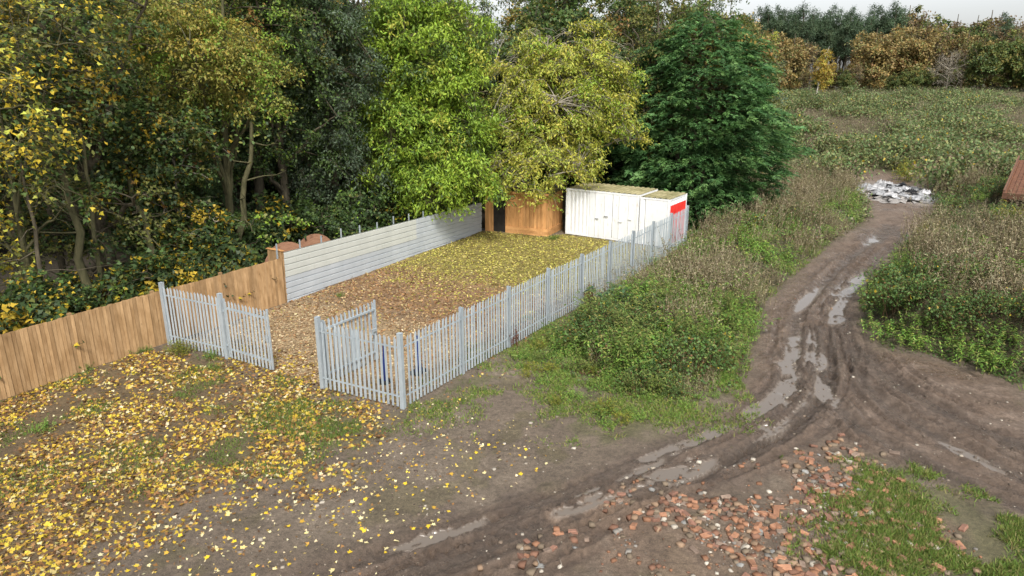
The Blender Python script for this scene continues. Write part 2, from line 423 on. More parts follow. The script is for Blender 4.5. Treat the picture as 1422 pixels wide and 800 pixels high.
PUD = [(1105, 487, .8, .28), (1088, 500, .5, .25), (1090, 548, .8, .3), (1120, 522, .55, .2), (1172, 402, 1.2, .42), (1190, 384, .9, .3), (1212, 333, .7, .35), (1118, 410, 1.2, .18), (1160, 432, .7, .25), (1130, 495, .5, .2), (1060, 560, .5, .2),
       (1065, 455, .4, .15), (1150, 545, .4, .18), (985, 600, .5, .16), (905, 632, .45, .16), (820, 690, .5, .14), (610, 737, .5, .13), (1060, 590, .5, .2), (1345, 630, .4, .12), (1125, 470, .6, .18),
       (1205, 268, 1.6, .6), (925, 655, .7, .2)]
PUDW = []
for (px, py, a, bb) in PUD:
    p = G(px, py); best = None
    for ln in RUTS:
        d = np.hypot(*(ln - p).T); i = int(d.argmin())
        if best is None or d[i] < best[0]:
            j = min(i + 1, len(ln) - 1); best = (d[i], ln[j] - ln[j - 1])
    PUDW.append((p[0], p[1], a, bb, math.atan2(best[1][1], best[1][0]), math.hypot(0, 0)))

def pud_q(x, y, p):
    ca, sa = math.cos(p[4]), math.sin(p[4]); dx, dy = x - p[0], y - p[1]
    return np.sqrt(((dx * ca + dy * sa) / p[2]) ** 2 + ((-dx * sa + dy * ca) / p[3]) ** 2)

def base_h(x, y):
    h = ramp(x, y) + (fbm(x * .35, y * .35, 5, 3) - .5) * .10
    far = sstep((np.asarray(y, float) - 52) / 30)
    h = h + far * (fbm(x * .06, y * .06, 9, 3) - .5) * 1.6
    sb = sstep(poly_sd(x, y, BANK1) / 1.6); h = h + sb * (.05 + .55 * fbm(x * .6, y * .6, 3, 3))
    sb = sstep(poly_sd(x, y, BANK2) / 2.0); h = h + sb * (.5 + 1.5 * fbm(x * .5, y * .5, 4, 3))
    sb = sstep(poly_sd(x, y, RUBBLE) / 1.2); h = h + sb * (.16 * fbm(x * 1.1, y * 1.1, 6, 3))
    return h

PUDZ = [float(base_h(np.array([p[0]]), np.array([p[1]]))[0]) - .075 for p in PUDW]

def full_h(x, y):
    h = base_h(x, y)
    tr = poly_sd(x, y, TRACK); m = sstep(tr / .8 + .3)
    k_ = m > 0; xs, ys, ms = x[k_], y[k_], m[k_]
    wob = (fbm(xs * .8, ys * .8, 21, 2) - .5) * .35; add = np.zeros(xs.shape); amp = .5 + 1.0 * fbm(xs * .7, ys * .7, 31, 2)
    for ln, wd, dp in zip(RUTS, RUT_W, RUT_D):
        d = line_d(xs + wob, ys + wob * .6, ln) / wd
        add += ms * (-dp * np.exp(-(d ** 4)) + dp * .55 * np.exp(-((d - 1.45) / .42) ** 2)) * amp
    for ln, wd, dp, sd in THIN:
        w2 = (fbm(xs * .5, ys * .5, sd, 2) - .5) * .5
        d = line_d(xs + w2, ys + w2 * .5, ln) / wd
        on = sstep((fbm(xs * .4, ys * .4, sd + 7, 2) - .38) * 6)
        add += ms * on * dp * (-np.exp(-(d ** 4)) + .6 * np.exp(-((d - 1.5) / .45) ** 2)) * (.7 + .3 * np.sin(ys * 26 + xs * 11))
    h[k_] += add
    h = h + m * ((fbm(x * 3.2, y * 3.2, 41, 3) - .5) * .10 + (fbm(x * 6.5, y * 6.5, 47, 2) - .5) * .05)
    h = h + (1 - m) * (fbm(x * 4.0, y * 4.0, 43, 3) - .5) * .045
    for p, z in zip(PUDW, PUDZ):
        q = pud_q(x, y, p) + (fbm(x * 2.8, y * 2.8, 51, 4) - .5) * 2.0
        k = sstep((1.05 - q) / .6)
        h = h * (1 - k) + (z - .03) * k
    return h

def flood(x, y, h):
    idx = np.full(x.shape, -1); wm = np.zeros(x.shape); hh = h.copy()
    for i, (p, z) in enumerate(zip(PUDW, PUDZ)):
        q = pud_q(x, y, p); k = (q < 2.3) & (h < z + .012)
        fade = sstep((2.3 - q) / .5)
        wk = np.clip((z + .012 - h) / .014, 0, 1) * fade * k
        idx = np.where(k & (wk > .5), i, idx); wm = np.maximum(wm, wk); hh = np.where(k & (h < z) & (wk > .3), z, hh)
    return hh, wm, idx

def axis(a0, a1, step, lo, hi, g):
    c = list(np.arange(a0, a1 + 1e-6, step)); s = step; v = a1; r = []
    while v < hi: s *= g; v += s; r.append(v)
    s = step; v = a0; l = []
    while v > lo: s *= g; v -= s; l.append(v)
    return np.array(l[::-1] + c + r)
gx_r = axis(-5, 17.5, .052, -6, 190, 1.085); gx_r = gx_r[gx_r >= -5]
gx_l = axis(-16, -5, .11, -150, -5.05, 1.09); gx_l = gx_l[gx_l < -5.04]
GX = np.concatenate([gx_l, gx_r]); GY = axis(9.8, 24, .056, -14, 330, 1.03)
XX, YY = np.meshgrid(GX, GY)
HH = full_h(XX, YY)
HH, PW, PIDX = flood(XX, YY, HH)

def hgt(x, y):
    x = np.asarray(x, float); y = np.asarray(y, float)
    i = np.clip(np.searchsorted(GX, x) - 1, 0, len(GX) - 2); j = np.clip(np.searchsorted(GY, y) - 1, 0, len(GY) - 2)
    fx = (x - GX[i]) / (GX[i + 1] - GX[i]); fy = (y - GY[j]) / (GY[j + 1] - GY[j])
    return (HH[j, i] * (1 - fx) + HH[j, i + 1] * fx) * (1 - fy) + (HH[j + 1, i] * (1 - fx) + HH[j + 1, i + 1] * fx) * fy
def hz(x, y): return float(hgt(np.array([x]), np.array([y]))[0])

def ground_colour(x, y):
    n1 = fbm(x * .5, y * .5, 61, 4); n2 = fbm(x * 2.2, y * 2.2, 71, 4); jit = (n2 - .5) * 1.6
    def lay(c, col, w): return c * (1 - w[..., None]) + np.array(col) * w[..., None]
    c = np.ones(x.shape + (3,)) * np.array((.138, .107, .078))
    wet = np.zeros(x.shape)
    c = lay(c, (.185, .148, .11), sstep((n1 - .5) * 5) * .7)
    c = lay(c, (.105, .09, .04), sstep((fbm(x * 1.1, y * 1.1, 66, 4) - .56) * 9) * .5)
    tr = poly_sd(x, y, TRACK) + jit * .5; mt = sstep(tr / .9 + .5)
    c = lay(c, (.128, .090, .064), mt)
    c = lay(c, (.195, .148, .114), mt * sstep((n2 - .5) * 4 + .1) * .6)
    wet = np.maximum(wet, mt * (.25 + .75 * sstep((fbm(x * .45, y * .45, 81, 3) - .42) * 6)))
    wet = wet * (.35 + .65 * sstep((y - 13) / 5))
    for ln, wd in zip(RUTS, RUT_W):
        d = line_d(x, y, ln); k = mt * np.exp(-(d / (wd * 1.1)) ** 2); c = lay(c, (.075, .058, .045), k * .7); wet = np.maximum(wet, k * .9)
    kk = mt > .02; xs, ys = x[kk], y[kk]; dk = np.zeros(xs.shape)
    for ln, wd, dp, sd in THIN:
        w2 = (fbm(xs * .5, ys * .5, sd, 2) - .5) * .5
        dk = np.maximum(dk, np.exp(-(line_d(xs + w2, ys + w2 * .5, ln) / (wd * 1.1)) ** 2) * sstep((fbm(xs * .4, ys * .4, sd + 7, 2) - .38) * 6))
    full = np.zeros(x.shape); full[kk] = dk * mt[kk]; c = lay(c, (.07, .05, .037), full * .6); wet = np.maximum(wet, full * .9)
    for p in PUDW:
        k = sstep((2.4 - pud_q(x, y, p) + jit * .5) / 1.2) * mt; c = lay(c, (.085, .062, .046), k * .55); wet = np.maximum(wet, k)
    lz = sstep((poly_sd(x, y, LEAFZ) + jit) / 1.6 + .3); c = lay(c, (.12, .08, .035), lz * .85); wet = wet * (1 - lz)
    g1 = sstep((poly_sd(x, y, GRASS1) + jit) / .9 + .4); c = lay(c, (.10, .098, .04), g1 * .7 * sstep((fbm(x * 1.6, y * 1.6, 101, 4) - .3) * 5)); wet = wet * (1 - g1)
    g3 = sstep((poly_sd(x, y, GRASS3) + jit) / .9 + .3); c = lay(c, (.10, .088, .04), g3 * .7)
    g2 = sstep((poly_sd(x, y, GRASS2) + jit) / .7 + .4); c = lay(c, (.105, .10, .045), g2 * .7); wet = wet * (1 - g2)
    for P in (RUBBLE, RUBBLE2):
        rb = sstep((poly_sd(x, y, P) + jit) / .7 + .4); c = lay(c, (.17, .118, .082), rb * (.2 + .55 * sstep((n1 - .42) * 5))); wet = wet * (1 - rb * .8)
    for P in (BANK1, BANK2):
        k = sstep((poly_sd(x, y, P) + jit * .6) / .6 + .6); c = lay(c, (.07, .06, .03), k); wet = wet * (1 - k)
    yd = sstep(poly_sd(x, y, YARD) / .3 + .2)
    s = (x - C0[0]) * .54 + (y - C0[1]) * .84
    c = lay(c, (.30, .215, .12), yd * sstep((8.0 - s + jit * 2) / 4)); c = lay(c, (.22, .135, .07), yd * sstep((s - 4 + jit * 2) / 3)); c = lay(c, (.20, .165, .045), yd * sstep((s - 9.5 + jit * 2) / 3)); wet = wet * (1 - yd)
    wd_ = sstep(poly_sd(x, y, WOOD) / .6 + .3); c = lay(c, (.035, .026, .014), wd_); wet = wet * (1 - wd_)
    fld = sstep((y - 47) / 8) * (1 - mt) * (1 - wd_); c = lay(c, (.07, .068, .028), fld); wet = wet * (1 - fld)
    ah = G(1242, 268); k = sstep(1.5 - np.hypot((x - ah[0]) / 2.6, (y - ah[1]) / 4.0) + jit * .3); c = lay(c, (.46, .44, .42), k * .9); wet *= 1 - k
    return c, wet

CC, WET = ground_colour(XX, YY)
nx, ny = len(GX), len(GY)
idx = np.arange(nx * ny).reshape(ny, nx)
Q = np.stack([idx[:-1, :-1], idx[:-1, 1:], idx[1:, 1:], idx[1:, :-1]], -1).reshape(-1, 4)
fx = ((XX[:-1, :-1] + XX[1:, 1:]) / 2).ravel(); fy = ((YY[:-1, :-1] + YY[1:, 1:]) / 2).ravel()
inY = poly_sd(fx, fy, YARD) > 0
inT = (poly_sd(fx, fy, TRACK) + (fbm(fx * 2.2, fy * 2.2, 71, 4) - .5) * .6 > 0) & ~inY
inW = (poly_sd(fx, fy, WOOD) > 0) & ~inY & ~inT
fp = PIDX.ravel()[Q]; pud_f = np.where((fp >= 0).sum(1) >= 3, fp.max(1), -1)
Vall = np.stack([XX, YY, HH], -1).reshape(-1, 3); Call = CC.reshape(-1, 3); Wall = WET.ravel(); Pall = PW.ravel()
def terrain_piece(nm, msk):
    if msk.sum() == 0: return
    q = Q[msk]; u, inv = np.unique(q, return_inverse=True)
    o = link(nm, mesh_np(nm, Vall[u], [inv.reshape(-1, 4)], Call[u], True, {'wet': Wall[u], 'pud': Pall[u]}), M['soil']); o['kind'] = 'structure'
dry_f = pud_f < 0
for nm, msk in (('ground', ~inY & ~inT & ~inW), ('dirt_track', inT), ('yard_ground', inY)): terrain_piece(nm, msk & dry_f)
sub = idx[::4, ::4]; Qf = Q
q4 = np.stack([sub[:-1, :-1], sub[:-1, 1:], sub[1:, 1:], sub[1:, :-1]], -1).reshape(-1, 4)
cx, cy_ = Vall[q4, 0].mean(1), Vall[q4, 1].mean(1)
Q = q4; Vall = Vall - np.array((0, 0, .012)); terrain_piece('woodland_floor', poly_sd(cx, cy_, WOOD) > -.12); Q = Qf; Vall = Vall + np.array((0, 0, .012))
for i in range(len(PUDW)): terrain_piece('puddle', pud_f == i)

# ------------------------------------------------------------------ palisade fence, gates
def pale_mesh(h):
    xs = (-.040, -.023, 0, .023, .040); ys = (0, -.014, -.004, -.014, 0); zt = (h - .075, h - .03, h, h - .03, h - .075)
    V = []; F = []
    for off in (0, .004):
        for x, y in zip(xs, ys): V.append((x, y + off, .05))
        for x, y, z in zip(xs, ys, zt): V.append((x, y + off, z))
    for i in range(4):
        F.append((i, i + 1, 6 + i, 5 + i)); F.append((10 + i + 1, 10 + i, 15 + i, 16 + i))
        F.append((5 + i, 6 + i, 16 + i, 15 + i)); F.append((i + 1, i, 10 + i, 11 + i))
    F.append((0, 5, 15, 10)); F.append((4, 14, 19, 9))
    me = bpy.data.meshes.new('pale'); me.from_pydata(V, [], F); me.update(); me.materials.append(M['galv']); return me
PALE = pale_mesh(2.04)
PALE_G = pale_mesh(1.96)
def ibeam(w_, d, t):
    return [(-w_, -d), (w_, -d), (w_, -d + t), (t / 2, -d + t), (t / 2, d - t), (w_, d - t), (w_, d), (-w_, d), (-w_, d - t), (-t / 2, d - t), (-t / 2, -d + t), (-w_, -d + t)]
pm = MB().prism(ibeam(.05, .055, .012), -.3, 2.10, 'z').mesh('post'); pm.materials.append(M['galv'])
gpm = MB().box(-.06, .06, -.06, .06, -.3, 2.14).box(-.064, .064, -.064, .064, 2.14, 2.15).mesh('post'); gpm.materials.append(M['galv'])

def rail(L, x0, y, z, parent, s=1):
    MB().prism([(y, z), (y + s * .05, z), (y + s * .05, z + .006), (y + s * .006, z + .006), (y + s * .006, z + .05), (y, z + .05)], x0, x0 + L, 'x').obj('rail', M['galv'], parent)

prng = random.Random(3)
def palisade(label, pts_list, first_post=True, last_post=True, corner=()):
    p0 = pts_list[0]
    t = thing('palisade_fence', label, 'fence', (p0[0], p0[1], 0))
    for i in range(len(pts_list) - 1):
        a, b_ = np.array(pts_list[i]), np.array(pts_list[i + 1]); d = b_ - a; L = float(np.hypot(*d)); ang = math.atan2(d[1], d[0])
        za, zb = hz(*a), hz(*b_)
        ca, sa = math.cos(ang), math.sin(ang)
        if i > 0 or first_post:
            o = link('post', gpm if i in corner else pm, None, t); o.location = (a[0] - p0[0], a[1] - p0[1], za); o.rotation_euler = (0, 0, ang)
        for z in (.32, 1.72):
            m_ = MB().prism([(-.03, z), (.02, z), (.02, z + .006), (-.024, z + .006), (-.024, z + .05), (-.03, z + .05)], .05, L - .05, 'x').mesh('rail')
            o = link('rail', m_, M['galv'], t); o.location = (a[0] - p0[0], a[1] - p0[1], za); o.rotation_euler = (0, -math.atan2(zb - za, L), ang)
        n = max(2, int(round(L / .152)) - 1)
        for k in range(1, n + 1):
            s = L * k / (n + 1)
            o = link('pale', PALE, None, t)
            lx = s; ly = -.036
            o.location = (a[0] - p0[0] + lx * ca - ly * sa, a[1] - p0[1] + lx * sa + ly * ca, za + (zb - za) * s / L + prng.uniform(-.012, .012))
            o.rotation_euler = (prng.uniform(-.008, .008), prng.uniform(-.010, .010), ang + prng.uniform(-.12, .12))
    if last_post:
        o = link('post', gpm if 'last' in corner else pm, None, t); o.location = (b_[0] - p0[0], b_[1] - p0[1], zb); o.rotation_euler = (0, 0, ang)
    return t

lin = lambda a, b_, n: [a + (b_ - a) * i / n for i in range(n + 1)]
palisade('long galvanised steel palisade fence running from the yard corner up to the white containers', lin(C0 + np.array((.06, .09)), FK, 5) + lin(FK, FE, 4)[1:], False, True)
palisade('short galvanised palisade front panel between the gate post and the fence corner', [G1, C0], True, True, (0, 'last'))
palisade('galvanised palisade panel joining the wooden fence to the gate hinge post', [L0, L1], True, True, (0, 'last'))

def gate(label, a, b_, side):
    d = b_ - a; L = float(np.hypot(*d)); ang = math.atan2(d[1], d[0])
    t = thing('gate_leaf', label, 'gate', (a[0], a[1], hz(*a) + .02), ang)
    for x in (.07, L - .05):
        MB().box(x, x + .05, -.025, .025, .06, 1.98).obj('stile', M['galv'], t)
    for z in (.30, 1.66):
        MB().box(.125, L - .055, -.022, .022, z, z + .06).obj('rail', M['galv'], t)
    n = int(L / .15) - 1
    for k in range(n):
        o = link('pale', PALE_G, None, t); o.location = (.19 + (L - .30) * k / (n - 1), side * .028, prng.uniform(-.008, .008)); o.rotation_euler = (0, prng.uniform(-.006, .006), 0 if side < 0 else math.pi)
    lb = MB().box(L - .26, L - .06, .026 * -side, .075 * -side, .92, 1.10).obj('lock_box', M['galv'], t)
    MB().box(L - .22, L - .10, .08 * -side, .095 * -side, .99, 1.02).obj('handle', M['steel_dark'], lb)
    for z in (.42, 1.55):
        MB().box(.0, .07, -.02, .02, z, z + .05).obj('hinge', M['galv'], t)
gate('nearly closed galvanised palisade gate leaf beside the wooden fence', L1 + np.array((.06, -.03)), np.array((-7.18, 19.22)), -1)
gate('galvanised palisade gate leaf swung open into the yard', G1 + np.array((.03, .08)), np.array((-4.17, 20.0)), 1)

# ------------------------------------------------------------------ wooden fence
d = WF1 - WF0; L = float(np.hypot(*d)); ang = math.atan2(d[1], d[0])
t = thing('wooden_fence', 'brown vertical feather-edge board fence along the wood beside the leaf litter', 'fence', (WF0[0], WF0[1], 0), ang)
bms = []
for k in range(4):
    h = 1.80 + .004 * k
    mm = MB().prism([(-.0625, -.003), (.0625, -.024), (.0625, 0), (-.0625, 0)], -.12, h, 'z').mesh('board'); mm.materials.append(M['fence_wood']); bms.append(mm)
nb = int(L / .104)
for i in range(nb):
    s = .06 + i * (L - .12) / (nb - 1)
    o = link('board', bms[prng.randrange(4)], None, t)
    zg = hz(*(WF0 + d * s / L))
    drop = -.05 if s < 1.95 else 0
    o.location = (s, -.03 - .008 * (i % 2) + (-.02 if s < 1.95 else 0), zg * .5 + drop + prng.uniform(-.006, .006)); o.rotation_euler = (prng.uniform(-.004, .004), prng.uniform(-.004, .004), 0)
for z in (.3, .95, 1.55):
    MB().box(0, L, -.022, .03, z, z + .08).obj('rail', M['fence_wood'], t)
for k in range(6):
    MB().box(k * (L - .1) / 5, k * (L - .1) / 5 + .1, .032, .13, -.4, 1.85).obj('post', M['fence_wood'], t)
t2 = thing('fence_end_panel', 'taller boarded return at the end of the wooden fence next to the steel sheets', 'fence panel', (WF1[0], WF1[1], 0), ang)
for i in range(7):
    o = link('board', bms[i % 4], None, t2); o.scale = (1, 1, 1.135); o.location = (.045, .03 + i * .108, .0); o.rotation_euler = (0, 0, R(90))
MB().box(.07, .13, -.06, .78, -.3, 2.06).obj('post', M['fence_wood'], t2)
MB().box(.02, .16, -.09, .80, 2.063, 2.09).obj('cap', M['shed_wood'], t2)

# ------------------------------------------------------------------ corrugated sheet fence
a = WF1 + np.array((.10, .02)); d = SF1 - a; L = float(np.hypot(*d)); ang = math.atan2(d[1], d[0])
t = thing('sheet_steel_fence', 'ribbed steel sheet fence, cream above and grey below, behind the leafy yard', 'fence', (a[0], a[1], 0.02), ang)
t.rotation_euler = (0, R(1.35), ang)
def rib_prof(z0, z1, n):
    P = []; st = (z1 - z0) / n
    for i in range(n):
        z = z0 + i * st
        P += [(0, z), (0, z + st * .78), (.034, z + st * .84), (.034, z + st * .95)]
    P.append((0, z1)); return P
xs_top = [0, 4.4, 8.6, 12.0, L]; xs_bot = [0, 2.55, 6.1, 9.0, 12.3, L]
for nm, xs, z0, z1, n, mt, y in (('top', xs_top, 1.0, 2.0, 4, 'sheet_cream', -.012), ('bottom', xs_bot, -.15, 1.03, 5, 'sheet_grey', .0)):
    for i in range(len(xs) - 1):
        pr = rib_prof(z0, z1, n)
        m_ = MB(); yo = y - .004 * (i % 2)
        m_.prism([(p[0] + yo, p[1]) for p in pr] + [(p[0] + yo + .003, p[1]) for p in reversed(pr)], xs[i] + .004, xs[i + 1] + (.02 if i < len(xs) - 2 else 0), 'x')
        o = m_.obj('steel_sheet', M['sheet_grey'] if (nm == 'top' and i >= 2) else M[mt], t)
        o['label'] = 'cream ribbed steel sheet' if (nm == 'top' and i < 2) else 'blue-grey ribbed steel sheet'
for k in range(13):
    x = -.25 + 1.2 * k
    MB().box(x, x + .045, .075, .12, -.3, 2.36 - .05 * (k % 3)).obj('post', M['galv'], t)
for z in (.5, 1.5):
    MB().box(0, L, .056, .072, z, z + .06).obj('rail', M['galv'], t)

# cable drums behind the sheet fence
def cable_drum(px, y, rad, lab, tilt):
    x = AT(px, y)
    t = thing('cable_drum', lab, 'cable drum', (x, y, hz(x, y)), tilt)
    th = [2 * math.pi * i / 28 for i in range(28)]
    for s in (-.42, .34):
        f = MB().prism([(rad * math.cos(q), rad + rad * math.sin(q)) for q in th], s, s + .08, 'y').obj('flange', M['drum_wood'], t)
        MB().prism([(.12 * math.cos(q), rad + .12 * math.sin(q)) for q in th], s - .012 if s < 0 else s + .08, s if s < 0 else s + .092, 'y').obj('hub_plate', M['rusty'], f)
    MB().prism([(rad * .5 * math.cos(q), rad + rad * .5 * math.sin(q)) for q in th], -.34, .34, 'y').obj('core', M['drum_wood'], t)
cable_drum(394, 28.1, .91, 'large round wooden cable drum behind the sheet fence beside the boarded end', R(12))
cable_drum(437, 30.3, .85, 'round wooden cable drum peeping over the middle of the sheet fence', R(25))

# ------------------------------------------------------------------ shed
S0 = np.array((-1.55, 39.1)); S1 = np.array((1.95, 37.55)); d = S1 - S0; L = float(np.hypot(*d)); ang = math.atan2(d[1], d[0]); D = 2.4; HS = 2.32
t = thing('timber_shed', 'orange-brown vertical board shed with a dark open doorway under the trees', 'shed', (S0[0], S0[1], 0), ang)
MB().box(.04, L - .04, .06, D, -.05, HS - .06).obj('shade_fill', M['inside_shade'], t)  # solid near-black block: paints the shade seen through the doorway
door0, door1 = .50, 1.30
sbm = []
for k in range(3):
    q = MB().prism([(-.058, -.005), (.058, -.016), (.058, .004), (-.058, .004)], 0, 1, 'z').mesh('board'); q.materials.append(M['shed_wood']); sbm.append(q)
n = int(L / .112)
for i in range(n):
    x = .056 + i * (L - .112) / (n - 1)
    o = link('board', sbm[i % 3], None, t)
    z0 = -.05 if x < door0 else .40
    if door0 < x < door1: z0 = 2.05
    o.location = (x, .03, z0); o.scale = (1, 1, HS - z0)
n = int(D / .112)
for i in range(n):
    y = .056 + i * (D - .112) / (n - 1)
    o = link('board', sbm[i % 3], None, t); o.location = (L - .012, y, .40); o.scale = (1, 1, HS - .40); o.rotation_euler = (0, 0, R(90))
for i in range(3):
    MB().box(door1, L + .02 - .003 * i, -.012 - .004 * i, .03, -.05 + i * .15, .094 + i * .15).obj('plinth_board', M['shed_wood'], t)
    MB().box(L + .0, L + .028 + .003 * i, .034, D, -.05 + i * .15, .094 + i * .15).obj('plinth_board', M['shed_wood'], t)
for x in (door0 - .04, door1 - .02):
    MB().box(x, x + .06, -.006, .05, -.03, 2.05).obj('door_post', M['shed_wood'], t)
rf = MB().box(-.12, L + .10, -.12, D + .1, HS, HS + .07).obj('roof', M['moss'], t, .01)
MB().box(-.13, L + .11, -.142, -.122, HS - .05, HS + .08).obj('fascia', M['shed_wood'], rf)

# ------------------------------------------------------------------ containers
def corr(x0, x1, y, amp, pitch):
    P = []; x = x0
    while x < x1 - 1e-6:
        for f, q in ((0, 0), (.32, 0), (.5, amp), (.82, amp)):
            if x + f * pitch <= x1: P.append((x + f * pitch, y + q))
        x += pitch
    P.append((x1, y)); return P
CA = np.array((3.0, 38.2)); cd = np.array((.83, -.558)); cang = math.atan2(cd[1], cd[0])
def container(label, p, L, D, H, front):
    t = thing('shipping_container', label, 'container', (p[0], p[1], .03), cang)
    W_ = M['white_paint']
    for x in (0, L - .12):
        for y in (0, D - .12):
            MB().box(x, x + .12, y, y + .12, 0, H).obj('corner_post', W_, t)
    for z in (0, H - .11):
        for y in (.012, D - .09):
            MB().box(.121, L - .121, y, y + .07, z + .004, z + .106).obj('rail', W_, t)
        for x in (.012, L - .09):
            MB().box(x, x + .07, .121, D - .121, z + .004, z + .106).obj('rail', W_, t)
    x1 = front
    MB().strip(corr(.12, x1, .03, .04, .24), .107, H - .111, 'z').obj('corrugated_wall', W_, t)
    MB().strip(corr(.12, L - .12, D - .04, -.04, .28), .107, H - .111, 'z').obj('corrugated_wall', W_, t)
    for x, s in ((.03, 1), (L - .03, -1)):
        MB().strip([(x + s * (p_[1]), p_[0]) for p_ in corr(.12, D - .12, 0, .04, .24)], .107, H - .111, 'z').obj('corrugated_wall', W_, t)
    rp = corr(.0, L, H + .004, .03, .30)
    r_ = MB().strip([(q[0], q[1]) for q in rp], .0, D, 'y').obj('roof', M['roof_paint'], t)
    return t
t = container('long white steel container with flat doors between the shed and the smaller white store', CA, 4.36, 2.44, 2.58, 1.45)
xd = 1.45
for i in range(2):
    x0 = xd + i * 1.4; x1 = x0 + 1.38
    dr = MB().box(x0 + .01, x1, .02, .06, .115, 2.46).obj('door', M['white_paint'], t, .006)
    for k in range(2):
        xr = x0 + .4 + k * .55
        MB().box(xr, xr + .03, -.014, .016, .13, 2.44).obj('lock_rod', M['white_paint'], dr)
        MB().box(xr - .02, xr + .20, -.04, -.016, 1.05 + .18 * k, 1.09 + .18 * k).obj('handle', M['steel_dark'] if i == 0 else M['white_paint'], dr)
t = container('small white steel store with a red end panel beside the palisade fence end', CA + cd * 4.42, 1.62, 2.44, 2.50, .3)
MB().box(.31, 1.49, .02, .055, .115, 2.38).obj('door', M['white_paint'], t, .006)
o = MB().strip([(1.62 - .012 + q[1], q[0]) for q in corr(.12, 2.32, 0, .04, .24)], .11, 2.16, 'z').obj('end_panel', M['red_paint'], t); o['label'] = 'red painted corrugated end panel'

# blue objects inside the yard
def blue_post(px, py, h, lean, lab):
    p = G(px, py); t = thing('plastic_post', lab, 'post', (p[0], p[1], hz(*p)))
    th = [2 * math.pi * i / 12 for i in range(12)]
    m_ = MB().prism([(.055 * math.cos(q), .055 * math.sin(q)) for q in th], .06, h, 'z'); o = m_.obj('shaft', M['blue_plastic'], t); o.rotation_euler = (0, lean, 0)
    m_ = MB().prism([(.03 * math.cos(q), .03 * math.sin(q)) for q in th], h, h + .12, 'z'); m_.obj('tip', M['blue_plastic'], o)
    MB().prism([(.2 * math.cos(q), .2 * math.sin(q)) for q in th[::2]], -.02, .075, 'z').obj('foot', M['black_rubber'], t)
blue_post(534, 531, 1.15, .05, 'dark blue plastic post standing behind the front palisade panel')
blue_post(584, 516, 1.05, -.06, 'dark blue plastic post standing behind the long palisade fence near its corner')
blue_post(578, 519, .62, .14, 'short dark blue post leaning beside the taller one behind the long fence')

# ------------------------------------------------------------------ trees
def sample_env(rng, envs, n, shell=.35, mind=.0):
    vol = np.array([e[3] * e[4] * e[5] for e in envs]); vol = vol / vol.sum()
    out = []; cen = []; tries = 0; ph = rng.random(2) * 6.28
    while len(out) < n and tries < n * 30:
        tries += 1
        e = envs[rng.choice(len(envs), p=vol)]
        dv = rng.normal(size=3); dv /= np.linalg.norm(dv)
        r = rng.random() ** shell
        az = math.atan2(dv[1], dv[0]); r *= .90 + .18 * math.sin(3 * az + 4 * dv[2] + ph[0]) + .13 * math.sin(5 * az - 7 * dv[2] + ph[1])
        p = np.array(e[:3]) + dv * r * np.array(e[3:6])
        if p[2] < .3: continue
        if mind and out and np.min(np.sum((np.array(out) - p) ** 2, 1)) < mind * mind * (.3 + .7 * (1 - tries / (n * 30))) : continue
        out.append(p); cen.append(e[:3])
    return np.array(out), np.array(cen)

